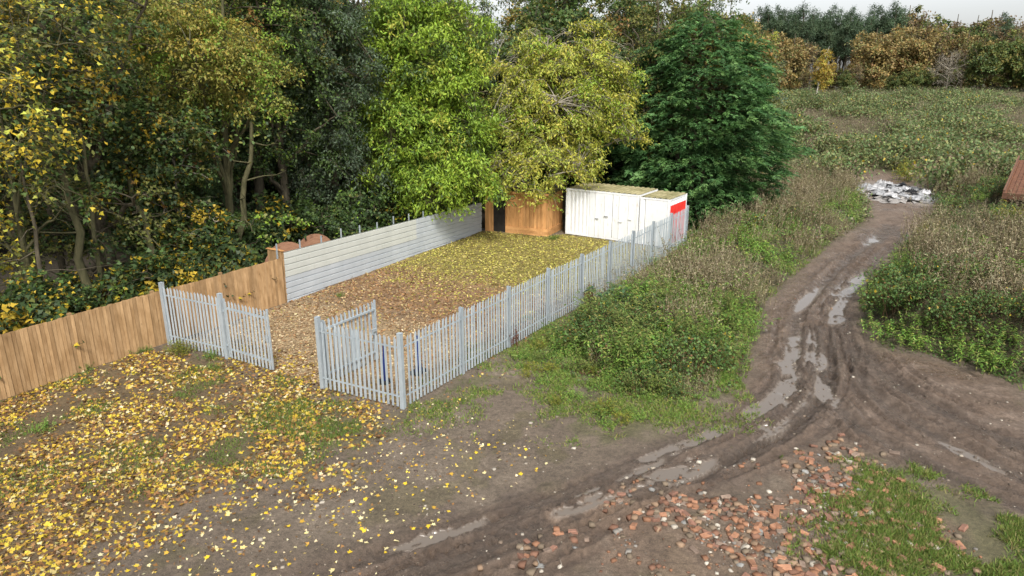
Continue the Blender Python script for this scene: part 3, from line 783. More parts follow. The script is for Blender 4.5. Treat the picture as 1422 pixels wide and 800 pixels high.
def make_tree(seed, H, r0, lean, envs, nclump, cr, twigs, leaves, leaf, tpl, pal, wts, droop=.3, limbs=9, width=.55, bare=0.0, outw=.7, vary=.22, flat=.6, bark_thin=.012, mind=.55):
    """returns (bark mesh, crown mesh) in local coordinates, base at origin"""
    rng = np.random.default_rng(seed)
    C, E = sample_env(rng, envs, nclump, .38, cr * mind); n = len(C)
    bark = Geo()
    tt = np.linspace(0, 1, 12)
    wob = np.stack([np.sin(tt * 5 + seed), np.cos(tt * 4.3 + seed * 2), 0 * tt], -1) * .14 * tt[:, None] * min(1, H / 8)
    trunk = np.stack([lean[0] * tt ** 1.3, lean[1] * tt ** 1.3, tt * H], -1) + wob; trunk[0, 2] = -.3
    rad = r0 * (1 - .82 * tt); rad[0] *= 1.35
    V, F = tubes(trunk[None], rad[None], 9); bark.add(V, F)
    # limbs: farthest point picks
    sel = [int(rng.integers(n))]; dm = np.sum((C - C[sel[0]]) ** 2, 1)
    for _ in range(min(limbs, n) - 1):
        i = int(dm.argmax()); sel.append(i); dm = np.minimum(dm, np.sum((C - C[i]) ** 2, 1))
    LP = []; u = np.linspace(0, 1, 9)[:, None]
    for i in sel:
        tz = np.clip(C[i, 2] * rng.uniform(.35, .72), .15 * H, .93 * H) / H
        s = np.array([np.interp(tz, tt, trunk[:, k]) for k in range(3)])
        mid = s * .45 + C[i] * .55 + np.array((0, 0, .12 * np.linalg.norm(C[i] - s)))
        P = (1 - u) ** 2 * s + 2 * u * (1 - u) * mid + u * u * C[i]
        P[1:-1] += rng.normal(size=(7, 3)) * .07
        LP.append(P)
    LP = np.array(LP); lr = r0 * .42 * (1 - .8 * np.linspace(0, 1, 9))
    V, F = tubes(LP, np.broadcast_to(np.maximum(lr, bark_thin * 1.6), LP.shape[:2]), 5); bark.add(V, F)
    pts = np.vstack([LP[:, 2:].reshape(-1, 3), trunk[5:]])
    BP = []; u5 = np.linspace(0, 1, 5)[:, None]
    for i in range(n):
        if i in sel: continue
        dd = np.sum((pts - C[i]) ** 2, 1) + np.maximum(pts[:, 2] - C[i, 2], 0) ** 2 * 2
        s = pts[int(dd.argmin())]
        mid = (s + C[i]) / 2 + np.array((0, 0, .1 * np.linalg.norm(C[i] - s))) + rng.normal(size=3) * .08
        BP.append((1 - u5) ** 2 * s + 2 * u5 * (1 - u5) * mid + u5 * u5 * C[i])
    if BP:
        BP = np.array(BP); V, F = tubes(BP, np.broadcast_to(np.linspace(bark_thin * 2.6, bark_thin, 5), BP.shape[:2]), 4); bark.add(V, F)
    # twigs
    Cr = np.repeat(C, twigs, 0); out = nrm(Cr - np.repeat(E, twigs, 0)); m = len(Cr)
    dr = nrm(out * outw + runit(rng, m) * .9 + np.array((0, 0, .15))); ln = cr * rng.uniform(.55, 1.2, m)
    dr[:, 2] *= flat; s0 = Cr + rng.normal(size=(m, 3)) * cr * .12
    u4 = np.linspace(0, 1, 4)
    TP = s0[:, None] + dr[:, None] * ln[:, None, None] * u4[None, :, None]
    TP[:, :, 2] -= droop * ln[:, None] * (u4 ** 2)[None]
    TP[:, 1:] += rng.normal(size=(m, 3, 3)) * .05 * cr
    tw_k = np.arange(m) % 3 == 0 if bare < .1 else np.arange(m) % 2 == 0
    if bare > .3: tw_k[:] = True
    V, F = tubes(TP[tw_k], np.broadcast_to(np.linspace(bark_thin, bark_thin * .3, 4), (int(tw_k.sum()), 4)), 3); bark.add(V, F)
    # leaves
    isb = np.repeat(rng.random(n) < bare, twigs)
    li = np.repeat(np.arange(m)[~isb], leaves); k = len(li)
    tq = rng.uniform(.15, 1.0, k) * 3; i0 = np.minimum(tq.astype(int), 2); f = (tq - i0)[:, None]
    P = TP[li, i0] * (1 - f) + TP[li, i0 + 1] * f + rng.normal(size=(k, 3)) * leaf * .55
    A = nrm(dr[li] * .5 + runit(rng, k) * .8 + np.array((0, 0, -droop)))
    Nn = nrm(np.array((0, 0, .7)) + runit(rng, k) * .6 + out[li] * .35)
    bcl = rng.choice(len(pal), n, p=np.array(wts, float) / sum(wts)); basec = np.repeat(bcl, twigs)[li]
    cols = pick_cols(rng, k, pal, wts, basec, .55, vary)
    Lf = leaf * rng.uniform(.65, 1.3, k)
    V, F, Cc = leaf_soup(P, A, Nn, Lf, Lf * width, tpl, cols)
    cg = Geo(); cg.add(V, F, Cc)
    return bark.mesh('trunk', True), cg.mesh('crown')

def put_tree(name, label, meshes, x, y, bark='bark', group=None, rz=0.0, s=(1, 1, 1), z=None):
    t = thing(name, label, 'tree', (x, y, hz(x, y) if z is None else z), rz, group); t.scale = s
    link('trunk', meshes[0], M[bark], t); link('crown', meshes[1], M['leaf'], t)
    return t

YEL = (.55, .42, .04); YEL2 = (.46, .33, .035); GLD = (.27, .19, .045); OLV = (.155, .165, .042); GRN = (.075, .125, .032); DGR = (.038, .066, .024); LIM = (.28, .40, .045)
LIM2 = (.19, .30, .04); YGR = (.41, .43, .07); BRN = (.16, .095, .04); GLC = (.105, .145, .09); ORG = (.28, .155, .045); PIN = (.085, .135, .07)

# near wood behind the board fence (x from the pixel column, distance from the fence they stand behind)
def near(px, y): return AT(px, y), y
specs = [
 # name, label, px, y, H, r, lean, envs, nclump, cr, twigs, leaves, leaf, tpl, pal, w, kw, bark
 ('sycamore_tree', 'half-bare sycamore with large yellow leaves rising behind the start of the board fence', 20, 21.5, 12, .13, (.6, -.4), [(0, -.6, 8.0, 3.8, 2.2, 4.0), (-1.2, -.4, 3.4, 2.2, 1.2, 1.6)], 130, .95, 10, 6, .135, MAPLE6, [YEL, YGR, OLV, GRN], [3, 2, 3, 3], dict(droop=.25, bare=.31, width=.95, bark_thin=.011), 'bark_green'),
 ('sycamore_tree', 'thick-trunked sycamore with green and yellow leaves behind the board fence', 140, 24.5, 15, .34, (-.5, .3), [(-.2, -.8, 9.8, 3.2, 2.2, 3.4), (.0, -1.3, 3.8, 2.6, 1.0, 2.2)], 150, .95, 10, 12, .125, MAPLE6, [YEL2, OLV, GRN, DGR], [1.2, 3, 4, 2], dict(droop=.2, bare=.15, width=.95), 'bark'),
 ('sapling_tree', 'slim leaning sapling with dark green leaves between two sycamores', 205, 26.0, 9.5, .13, (-1.0, .2), [(-.4, -.4, 6.0, 2.4, 1.6, 3.2)], 85, .85, 10, 10, .14, MAPLE6, [GRN, OLV, YEL2, DGR], [4, 2, .7, 4], dict(droop=.2, width=.9), 'bark_green'),
 ('sapling_tree', 'pale thin-stemmed sapling with scattered yellow leaves behind the board fence end', 245, 26.4, 7.0, .09, (.3, .1), [(0, -.3, 3.0, 2.1, 1.2, 1.9), (0, -.2, 6.0, 1.8, 1.4, 1.6)], 95, .75, 10, 10, .14, MAPLE6, [GRN, YEL2, OLV, ORG, DGR], [5, 1.4, 2, .4, 3], dict(droop=.2, width=.95), 'bark_pale'),
 ('oak_tree', 'oak with a golden-olive overhanging crown above the boarded fence end', 318, 29.5, 12.5, .2, (1.1, -.8), [(.9, -1.9, 8.9, 2.8, 1.7, 1.9), (-.9, -1.4, 10.4, 2.8, 2.0, 1.8)], 135, .85, 12, 17, .13, LANCE, [(.20, .22, .05), (.27, .25, .055), (.34, .27, .05), LIM2], [3, 3, 1.4, 2], dict(droop=.5, width=.5, flat=.45), 'bark_green'),
 ('oak_tree', 'oak with rust-tinted green leaves high behind the golden overhanging crown', 365, 34.0, 15, .3, (.2, 0), [(.2, -.6, 10.6, 3.4, 2.4, 3.4)], 130, .95, 11, 18, .12, LANCE, [OLV, GRN, ORG, LIM2], [4, 4, 1.0, 2], dict(droop=.2, width=.75), 'bark'),
 ('ivy_tree', 'dark leafy tree hung with ivy behind the leaning oak trunk', 290, 33.0, 12, .26, (.2, 0), [(0, -.6, 5.6, 3.9, 2.0, 4.6)], 140, 1.0, 10, 19, .13, LANCE, [DGR, GRN, OLV, BRN], [5, 4, 1, .4], dict(droop=.2, width=.75), 'bark'),
 ('willow_tree', 'grey-green willow behind the middle of the sheet fence', 468, 36.5, 15, .34, (-.4, 0), [(0, -.9, 9.6, 3.1, 2.4, 4.4), (.2, -1.2, 4.4, 3.0, 1.6, 2.6)], 185, 1.0, 12, 18, .16, LANCE, [GLC, (.085, .12, .07), GRN, DGR], [4, 3, 3, 2], dict(droop=.5, width=.42, flat=.5), 'bark'),
 ('ash_tree', 'bright lime-green ash overhanging the sheet fence', 598, 39.2, 11.8, .28, (.1, -1.0), [(.1, -1.8, 9.6, 3.5, 2.3, 3.6), (.2, -2.6, 5.6, 3.7, 2.0, 2.7), (.9, -4.0, 3.6, 3.4, 1.0, 1.5)], 365, .95, 12, 16, .22, LANCE, [LIM, LIM2, YGR, GRN], [4.5, 3.4, 1.0, 1.2], dict(droop=.55, width=.36, flat=.42, mind=.45), 'bark_green'),
 ('ash_tree', 'yellowing ash with many bare twigs overhanging the timber shed', 770, 42.6, 10.3, .26, (.3, -1.2), [(.2, -1.6, 8.6, 4.3, 2.0, 3.0), (.0, -3.4, 6.2, 4.2, 1.6, 2.4), (-1.2, -5.0, 3.9, 3.3, 1.2, 1.4)], 365, .92, 12, 14, .20, LANCE, [(.46, .48, .08), LIM, (.55, .52, .09), (.40, .44, .08)], [4, 3, 2.4, 2], dict(droop=.5, width=.36, bare=.2, bark_thin=.015, flat=.45, mind=.45), 'bark_pale'),
 ('hazel_tree', 'low dark green hazel filling the gap between the willow and the lime-green ash', 520, 40.5, 9, .16, (0, 0), [(0, -.8, 4.8, 3.2, 1.8, 4.0)], 115, .95, 10, 13, .15, BROAD, [DGR, GRN, LIM2, OLV], [4, 4, 1.4, 1], dict(droop=.2, width=.7), 'bark'),
 ('hazel_tree', 'low dark hazel in the shade behind the timber shed', 700, 46.0, 9, .16, (0, 0), [(0, -.8, 4.2, 4.2, 1.8, 4.0)], 120, 1.0, 10, 12, .18, BROAD, [DGR, GRN, OLV], [4, 4, 1], dict(droop=.2, width=.7), 'bark'),
]
for i, (nm, lab, px, y, H, r0, lean, envs, nc, cr, tw, lv, lf, tpl, pal, wt, kw, bk) in enumerate(specs):
    x, yy = near(px, y)
    put_tree(nm, lab, make_tree(100 + i, H, r0, lean, envs, nc, cr, tw, lv, lf, tpl, pal, wt, **kw), x, yy, bk)

# plain trunks standing in the dark of the wood
def bare_trunk(px, y, H, r0, lean, lab, bk):
    x, yy = near(px, y); rg = np.random.default_rng(int(px))
    tt = np.linspace(0, 1, 10); P = np.stack([lean[0] * tt ** 1.2, lean[1] * tt, tt * H], -1); P[1:] += rg.normal(size=(9, 3)) * (.07, .07, .02); P[0, 2] = -.3
    g = Geo(); V, F = tubes(P[None], (r0 * (1 - .6 * tt))[None], 8); g.add(V, F)
    B = []
    for k in range(7):
        s = P[3 + k % 6]; dv = nrm(rg.normal(size=3) * (1, 1, .4)); ln = rg.uniform(.8, 2.0)
        B.append(s + np.linspace(0, 1, 5)[:, None] * dv * ln + np.array((0, 0, .35)) * (np.linspace(0, 1, 5)[:, None] ** 2) + np.vstack([np.zeros(3), rg.normal(size=(4, 3)) * .06]))
    V, F = tubes(np.array(B), np.broadcast_to(np.linspace(r0 * .22, .008, 5), (7, 5)), 4); g.add(V, F)
    t = thing('tree_trunk', lab, 'tree', (x, yy, hz(x, yy))); link('trunk', g.mesh('trunk', True), M[bk], t)
    # a tuft of leaves at the top
    n = 260; c = P[-1]; pp = c + rg.normal(size=(n, 3)) * (.9, .9, .7)
    V, F, Cc = leaf_soup(pp, runit(rg, n), nrm(runit(rg, n) * .6 + (0, 0, .7)), .15 * rg.uniform(.7, 1.2, n), .1, BROAD, pick_cols(rg, n, [DGR, GRN, OLV], [3, 3, 1]))
    g = Geo(); g.add(V, F, Cc); link('crown', g.mesh('crown'), M['leaf'], t)
bare_trunk(108, 22.4, 8.0, .17, (-.5, .2), 'straight brown trunk close behind the board fence beside its twin stem', 'bark_green')
bare_trunk(120, 22.8, 7.0, .11, (.3, .2), 'thin twin stem close behind the board fence', 'bark_green')
bare_trunk(212, 24.6, 6.5, .15, (-1.1, .3), 'smooth trunk leaning over behind the board fence', 'bark_green')
bare_trunk(322, 27.6, 6.8, .17, (1.3, -.2), 'greenish trunk leaning towards the sheet fence', 'bark_green')
bare_trunk(228, 25.8, 5.6, .07, (-.2, .1), 'slender pale stem standing behind the board fence', 'bark_pale')
bare_trunk(30, 20.8, 6.0, .09, (.4, .1), 'thin dark stem behind the first boards of the fence', 'bark')
bare_trunk(70, 23.6, 8.0, .14, (.2, .1), 'dark upright trunk deep behind the board fence', 'bark')

# leyland cypress
def cypress(seed, H, prof, nspray, lobes):
    rg = np.random.default_rng(seed)
    zs = np.array([p[0] for p in prof]); rs = np.array([p[1] for p in prof])
    z = rg.random(nspray * 3) * H; keep = rg.random(len(z)) < (np.interp(z, zs, rs) / rs.max()) * .9 + .06; z = z[keep][:nspray]; n = len(z)
    th = rg.random(n) * 2 * np.pi
    lob = 1 + .17 * np.sin(th * 3 + z * .7) + .11 * np.sin(th * 7 - z * 2.1) + .15 * (fbm(th * 2.2, z * .9, 5, 3) - .5) * 2
    lob = lob * (1 + .10 * np.sin(z * 5.2 + 2 * np.sin(th * 2)))
    rr = np.interp(z, zs, rs) * lob * np.where(rg.random(n) < .38, rg.uniform(.5, .88, n), rg.uniform(.9, 1.02, n))
    P = np.stack([np.cos(th) * rr, np.sin(th) * rr, z + .25 * np.sin(th * 5 + z)], -1)
    out = np.stack([np.cos(th), np.sin(th), np.full(n, .18)], -1)
    D = nrm(out + runit(rg, n) * .28); Ls = rg.uniform(.45, .92, n) * (.55 + .45 * np.interp(z, zs, rs) / rs.max())
    K = 14; t = np.tile(np.linspace(.02, 1, K), (n, 1)); side = np.tile(np.where(np.arange(K) % 2, 1., -1.), (n, 1))
    pn = nrm(np.array((0, 0, 1.)) + runit(rg, n) * .55); S = nrm(np.cross(D, pn))
    ax = P[:, None] + D[:, None] * (Ls[:, None] * (t - .55))[..., None]; ax[..., 2] -= .34 * Ls[:, None] * t ** 2
    A = nrm(D[:, None] * .75 + S[:, None] * side[..., None] * (.85 - .4 * t)[..., None] + rg.normal(size=(n, K, 3)) * .16 + np.array((0, 0, -.28)) * t[..., None])
    LL = (.42 * (1.12 - t * .75)) * Ls[:, None] * rg.uniform(.75, 1.2, (n, K))
    Nn = np.broadcast_to(pn[:, None], A.shape) + rg.normal(size=A.shape) * .35
    cb = pick_cols(rg, n, [(.050, .118, .040), (.078, .170, .054), (.13, .245, .076)], [3, 4, 2.6], None, 0, .18)
    cols = np.repeat(cb, K, 0) * rg.uniform(.8, 1.2, (n * K, 1))
    V, F, Cc = leaf_soup(ax.reshape(-1, 3), A.reshape(-1, 3), Nn.reshape(-1, 3), LL.ravel(), LL.ravel() * .40, LANCE, cols)
    cg = Geo(); cg.add(V, F, Cc)
    bk = Geo(); tz = np.linspace(0, 1, 8)
    for dx, dy, hh in lobes:
        T = np.stack([dx * (.4 + .6 * tz), dy * (.4 + .6 * tz), tz * hh], -1); V, F = tubes(T[None], (.22 * (1 - .9 * tz))[None], 7); bk.add(V, F)
    nb = 160; zb = rg.uniform(.6, H * .9, nb); tb = rg.random(nb) * 6.283; rb = np.interp(zb, zs, rs) * .8; u = np.linspace(0, 1, 4)
    BPs = np.stack([np.cos(tb)[:, None] * rb[:, None] * u, np.sin(tb)[:, None] * rb[:, None] * u, zb[:, None] + .3 * u - .2 * u ** 2], -1)
    V, F = tubes(BPs, np.broadcast_to(np.linspace(.035, .01, 4), (nb, 4)), 3); bk.add(V, F)
    return bk.mesh('trunk', True), cg.mesh('crown')
cy = cypress(5, 12.1, [(0, 4.2), (1.5, 4.6), (4.5, 4.8), (7, 4.5), (8.8, 4.0), (10.2, 3.2), (11.3, 2.1), (12.1, .5)], 9200, [(0, 0, 12), (1.3, .5, 9), (-1.4, .3, 9)])
put_tree('cypress_tree', 'big dense dark green cypress behind the white containers', cy, AT(955, 43.5), 43.5, 'bark')
cy2 = cypress(8, 8.5, [(0, 2.4), (1.2, 2.8), (3.5, 2.6), (6, 1.6), (8.5, .15)], 900, [(0, 0, 8)])
put_tree('cypress_tree', 'smaller cypress filling the left flank of the big one behind the container roof', cy2, AT(872, 44.6), 44.6, 'bark', None, .4, (1.2, 1.2, 1.12))

# filler trees deeper in the wood: four meshes, copied
fill = [
 make_tree(201, 12.2, .3, (.4, 0), [(0, 0, 9.2, 3.6, 3.4, 5.2)], 120, 1.2, 9, 12, .24, BROAD, [DGR, GRN, OLV, BRN], [4, 4, 2, .6], droop=.2, width=.7),
 make_tree(202, 11.5, .28, (-.3, .2), [(0, 0, 8.4, 3.8, 3.6, 5.4)], 120, 1.2, 9, 12, .24, BROAD, [GRN, OLV, DGR, GLD], [4, 3, 3, 1.0], droop=.2, width=.7),
 make_tree(203, 11.8, .26, (.2, .3), [(0, 0, 9.0, 3.6, 3.4, 5.4)], 110, 1.2, 10, 12, .24, LANCE, [OLV, GLD, GRN, ORG], [5, 1.2, 4, .3], droop=.4, width=.5, bare=.2, bark_thin=.016),
 make_tree(204, 10.6, .24, (0, .1), [(0, 0, 7.8, 3.4, 3.2, 5.4)], 110, 1.1, 10, 12, .22, LANCE, [GLC, GRN, OLV, YGR], [3, 4, 3, 1], droop=.3, width=.45)]
fill.append(make_tree(206, 11.4, .26, (.2, 0), [(0, 0, 8.4, 3.4, 3.2, 5.4)], 120, 1.1, 10, 20, .14, LANCE, [DGR, GRN, OLV, LIM2], [4, 5, 1.5, 1], droop=.25, width=.62))
flab = ['tall dark green tree deep in the wood', 'rounded olive-green tree deep in the wood', 'thin-leaved autumn tree with brown and gold tints in the wood', 'grey-green bushy tree in the wood', 'fine-leaved dark green tree standing just behind the fences']
frng = random.Random(11)
spots = []
for px in range(-120, 1000, 92): spots.append((px + frng.uniform(-30, 30), 47 + frng.uniform(-3, 5)))
for px in range(-160, 1060, 80): spots.append((px + frng.uniform(-30, 30), 60 + frng.uniform(-5, 6)))
for px in range(380, 1040, 70): spots.append((px + frng.uniform(-20, 20), 72 + frng.uniform(-5, 6)))
for px in range(420, 1010, 75): spots.append((px + frng.uniform(-20, 20), 86 + frng.uniform(-4, 4)))
for px in (-210, -90, 20, 120, 215, 330, 400): spots.append((px, 34 + frng.uniform(-2, 4)))
for px in (-330, -210, -110): spots.append((px, 27 + frng.uniform(-2, 3)))
for i, (px, y) in enumerate(spots):
    k = frng.choice((0, 0, 1, 2, 3)) if px < 450 else frng.choice((1, 2, 2, 3))
    if y < 40: k = 4
    s = frng.uniform(.85, 1.2)
    if y > 55: s *= 1.08
    if y > 80: s *= 1.2
    if px > 930: s *= .9
    put_tree('woodland_tree', flab[k], fill[k], AT(px, y), y, 'bark', 'trees deep in the wood, ' + flab[k].split(' deep')[0], frng.uniform(0, 6.28), (s, s, s * frng.uniform(.92, 1.1)))

und_t = make_tree(205, 6.5, .12, (.2, 0), [(0, 0, 3.4, 3.0, 2.6, 3.2)], 80, 1.0, 9, 11, .22, BROAD, [DGR, GRN, OLV], [5, 4, 1], droop=.2, width=.7)
for row, (y0, step) in enumerate(((50, 70), (56, 78), (40, 84))):
    for px in range(-150, 1000 if row < 2 else 520, step):
        y = y0 + frng.uniform(-2.5, 2.5); s = frng.uniform(.85, 1.25)
        if row == 2 and px < 250: y -= 6
        put_tree('understory_tree', 'low dark green understory tree in the shade of the wood', und_t, AT(px, y), y, 'bark', 'understory trees in the wood', frng.uniform(0, 6.28), (s, s, s))

# undergrowth shrubs behind the fences
und = [make_tree(301, 2.6, .05, (.1, 0), [(0, 0, 1.6, 1.5, 1.3, 1.3)], 34, .6, 10, 9, .13, BROAD, [DGR, GRN, OLV, LIM2], [4, 4, 1, .5], droop=.2, width=.7, limbs=6, bark_thin=.008),
       make_tree(302, 2.4, .04, (0, 0), [(0, 0, 1.5, 1.4, 1.2, 1.3)], 30, .6, 10, 6, .17, MAPLE6, [GRN, YEL2, OLV, DGR, YEL], [3, 1.6, 2, 3, .5], droop=.2, width=.95, limbs=6, bark_thin=.008)]
ulab = ['dark green undergrowth shrub in the shade behind the fence', 'shrub with green and yellow maple-like leaves in the shade behind the fence']
d = WF1 - WF0; nn = np.array((-d[1], d[0])) / np.hypot(*d)
k = 0
for i in range(20):
    f = i / 19; off = frng.uniform(1.3, 3.6); p = WF0 + d * (f * 1.04 - .05) + nn * off; s = frng.uniform(.75, 1.15); q = 1 if frng.random() < .6 else 0
    t = put_tree('undergrowth_shrub', ulab[q], und[q], p[0], p[1], 'bark', 'undergrowth shrubs behind the fences, ' + ('maple-leaved' if q else 'dark green'), frng.uniform(0, 6), (s, s, s)); t['category'] = 'shrub'
d = SF1 - WF1; nn = np.array((-d[1], d[0])) / np.hypot(*d)
for i in range(18):
    f = i / 17; off = frng.uniform(2.6, 4.8); p = WF1 + d * f + nn * off; s = frng.uniform(.8, 1.3); q = 1 if frng.random() < .15 else 0
    t = put_tree('undergrowth_shrub', ulab[q], und[q], p[0], p[1], 'bark', 'undergrowth shrubs behind the fences, ' + ('maple-leaved' if q else 'dark green'), frng.uniform(0, 6), (s, s, s)); t['category'] = 'shrub'

# far tree line beyond the scrub field
pine = make_tree(401, 15, .24, (.2, 0), [(0, 0, 10.2, 2.2, 2.2, 3.4), (0, 0, 13.2, 1.3, 1.3, 2.0)], 62, 1.0, 9, 12, .40, LANCE, [PIN, (.065, .105, .06), (.115, .16, .08)], [4, 3, 2], droop=.05, width=.3, limbs=14, flat=.8)
oak_g = make_tree(402, 10, .3, (.2, 0), [(0, 0, 5.2, 3.6, 3.4, 4.6)], 90, 1.2, 8, 10, .36, BROAD, [(.30, .215, .075), (.24, .185, .075), (.19, .19, .07), (.24, .15, .065)], [3, 3, 4, 1], droop=.2, width=.7)
oak_b = make_tree(403, 10, .3, (.2, 0), [(0, 0, 5.6, 3.5, 3.3, 4.0)], 80, 1.2, 8, 10, .36, BROAD, [(.10, .15, .045), OLV, (.065, .10, .035), (.25, .2, .06)], [4, 3, 3, 1], droop=.2, width=.7)
birch = make_tree(404, 9, .12, (1.4, 0), [(.9, 0, 5.0, 1.5, 1.4, 3.6)], 44, .9, 9, 11, .30, LANCE, [(.42, .30, .05), YGR, GLD], [4, 2, 2], droop=.7, width=.5)
bare_b = make_tree(405, 6.5, .09, (.2, 0), [(0, 0, 3.6, 2.6, 2.4, 2.8)], 70, 1.3, 14, 1, .18, LANCE, [(.2, .16, .11)], [1], droop=.0, limbs=18, bark_thin=.028, outw=1.2, flat=1.0)
brown_t = make_tree(406, 11, .25, (.1, 0), [(0, 0, 6.4, 3.0, 2.8, 4.2)], 75, 1.2, 10, 6, .32, BROAD, [(.19, .13, .07), (.17, .145, .08), OLV, (.29, .21, .07)], [3, 3, 2, 1.4], droop=.2, width=.7, bare=.25, bark_thin=.02)
far = {'p': ('pine_tree', 'dark blue-green pine in the plantation beyond the scrub field', pine, 'bark'), 'g': ('oak_tree', 'golden autumn oak at the edge of the scrub field', oak_g, 'bark'),
       'b': ('broadleaf_tree', 'rounded green broadleaf tree at the far edge of the scrub field', oak_b, 'bark'), 'r': ('broadleaf_tree', 'thin brown autumn tree at the far edge of the scrub field', brown_t, 'bark'),
       'y': ('birch_tree', 'leaning white-stemmed birch with yellow leaves beyond the scrub', birch, 'bark_white'), 'x': ('bare_tree', 'bare pale grey bushy tree at the far edge of the scrub', bare_b, 'bark_pale')}
FT = []
for px in range(1020, 1215, 9): FT.append(('p', px + frng.uniform(-6, 6), 150 + frng.uniform(-8, 14), frng.uniform(1.1, 1.28)))
for px in range(1030, 1212, 13): FT.append(('p', px + frng.uniform(-6, 6), 172 + frng.uniform(-8, 10), frng.uniform(1.25, 1.42)))
for px in range(1195, 1560, 13): FT.append((frng.choice('rgbrrb'), px + frng.uniform(-8, 8), 165 + frng.uniform(-12, 14), frng.uniform(1.3, 1.6)))
for px in range(1205, 1560, 17): FT.append((frng.choice('rbbgr'), px + frng.uniform(-8, 8), 140 + frng.uniform(-10, 10), frng.uniform(1.0, 1.3)))
FT += [('g', 1075, 122, 1.0), ('g', 1045, 112, 1.0), ('g', 1012, 98, 1.15), ('g', 985, 92, 1.2), ('r', 1092, 132, .9), ('y', 1112, 112, 1.0), ('g', 1180, 128, 1.15), ('g', 1213, 132, 1.05), ('g', 1196, 136, 1.2),
       ('b', 1238, 118, .45), ('x', 1282, 118, 1.15), ('b', 1322, 116, .8), ('p', 1200, 150, 1.15), ('p', 1345, 146, 1.15), ('p', 1395, 150, 1.2), ('b', 1360, 118, .9), ('b', 1400, 114, .95), ('g', 1416, 122, .9),
       ('b', 1445, 110, 1.0), ('b', 1490, 108, 1.0), ('r', 1160, 122, .55), ('r', 1300, 128, .8), ('b', 1150, 116, .4), ('r', 1470, 118, 1.0), ('g', 1530, 112, 1.0)]
for px in range(1000, 1560, 19): FT.append((frng.choice('bbrrbg'), px + frng.uniform(-7, 7), 118 + frng.uniform(-3, 22), frng.uniform(.34, .62)))
uniq = {'y': 0, 'x': 0}
for (k, px, y, s) in FT:
    y *= 1.3; s *= 1.1
    if k in 'rbg' and s > .85: s *= 1.08 if k == 'g' else 1.16
    if k == 'p': s *= .95
    nm, lab, ms, bk = far[k]
    put_tree(nm, lab, ms, AT(px, y), y, bk, None if k in uniq else lab.replace(' in ', ' trees in ', 1)[:60], frng.uniform(0, 6.28) if k != 'y' else 0.2, (s, s, s * frng.uniform(.94, 1.06)))

# ------------------------------------------------------------------ scrub plants
def bush_bramble(seed, canes, h, rad, leaf, nl, pal, wts, tpl=BROAD, width=.75):
    rg = np.random.default_rng(seed)
    th = rg.random(canes) * 6.283; Lr = rad * rg.uniform(.4, 1.15, canes); hh = h * rg.uniform(.55, 1.15, canes); u = np.linspace(0, 1, 7)
    x0 = rg.normal(size=(canes, 2)) * rad * .3
    P = np.stack([x0[:, :1] + np.cos(th)[:, None] * Lr[:, None] * u, x0[:, 1:] + np.sin(th)[:, None] * Lr[:, None] * u, hh[:, None] * (1 - (1.5 * u - .85) ** 2 / .7225) * 1.0], -1)
    P[:, 1:] += rg.normal(size=(canes, 6, 3)) * .04; P[:, 0, 2] = -.1
    st = Geo(); V, F = tubes(P, np.broadcast_to(np.linspace(.008, .003, 7), (canes, 7)), 3); st.add(V, F, np.tile((.10, .06, .035), (len(V), 1)))
    li = np.repeat(np.arange(canes), nl); k = len(li); tq = rg.uniform(.15, 1, k) * 6; i0 = np.minimum(tq.astype(int), 5); f = (tq - i0)[:, None]
    Q = P[li, i0] * (1 - f) + P[li, i0 + 1] * f + rg.normal(size=(k, 3)) * leaf * .9
    Q[:, 2] = np.maximum(Q[:, 2], .02)
    V, F, Cc = leaf_soup(Q, nrm(runit(rg, k) + (0, 0, -.15)), nrm(runit(rg, k) * .55 + (0, 0, .8)), leaf * rg.uniform(.6, 1.3, k), leaf * width * rg.uniform(.7, 1.2, k), tpl, pick_cols(rg, k, pal, wts))
    g = Geo(); g.add(V, F, Cc); return st.mesh('stems'), g.mesh('foliage')

def bush_weed(seed, stems, h, rad, leaf, nl, pal, wts, lean=.18, width=.3):
    rg = np.random.default_rng(seed); u = np.linspace(0, 1, 5)
    x0 = rg.normal(size=(stems, 2)) * rad * .45; dv = x0 * lean + rg.normal(size=(stems, 2)) * .12; hh = h * rg.uniform(.55, 1.15, stems)
    P = np.stack([x0[:, :1] + dv[:, :1] * hh[:, None] * u ** 1.5 * 2, x0[:, 1:] + dv[:, 1:] * hh[:, None] * u ** 1.5 * 2, hh[:, None] * u], -1); P[:, 0, 2] = -.08
    st = Geo(); V, F = tubes(P, np.broadcast_to(np.linspace(.008, .003, 5), (stems, 5)), 3); st.add(V, F, np.tile((.10, .10, .045), (len(V), 1)))
    li = np.repeat(np.arange(stems), nl); k = len(li); tq = rg.uniform(.12, 1, k) * 4; i0 = np.minimum(tq.astype(int), 3); f = (tq - i0)[:, None]
    Q = P[li, i0] * (1 - f) + P[li, i0 + 1] * f
    a = rg.random(k) * 6.283; A = np.stack([np.cos(a), np.sin(a), rg.uniform(-.5, .35, k)], -1)
    V, F, Cc = leaf_soup(Q, A, nrm(runit(rg, k) * .3 + (0, 0, 1)), leaf * rg.uniform(.5, 1.25, k), leaf * width * rg.uniform(.7, 1.2, k), LANCE, pick_cols(rg, k, pal, wts))
    g = Geo(); g.add(V, F, Cc); return st.mesh('stems'), g.mesh('foliage')

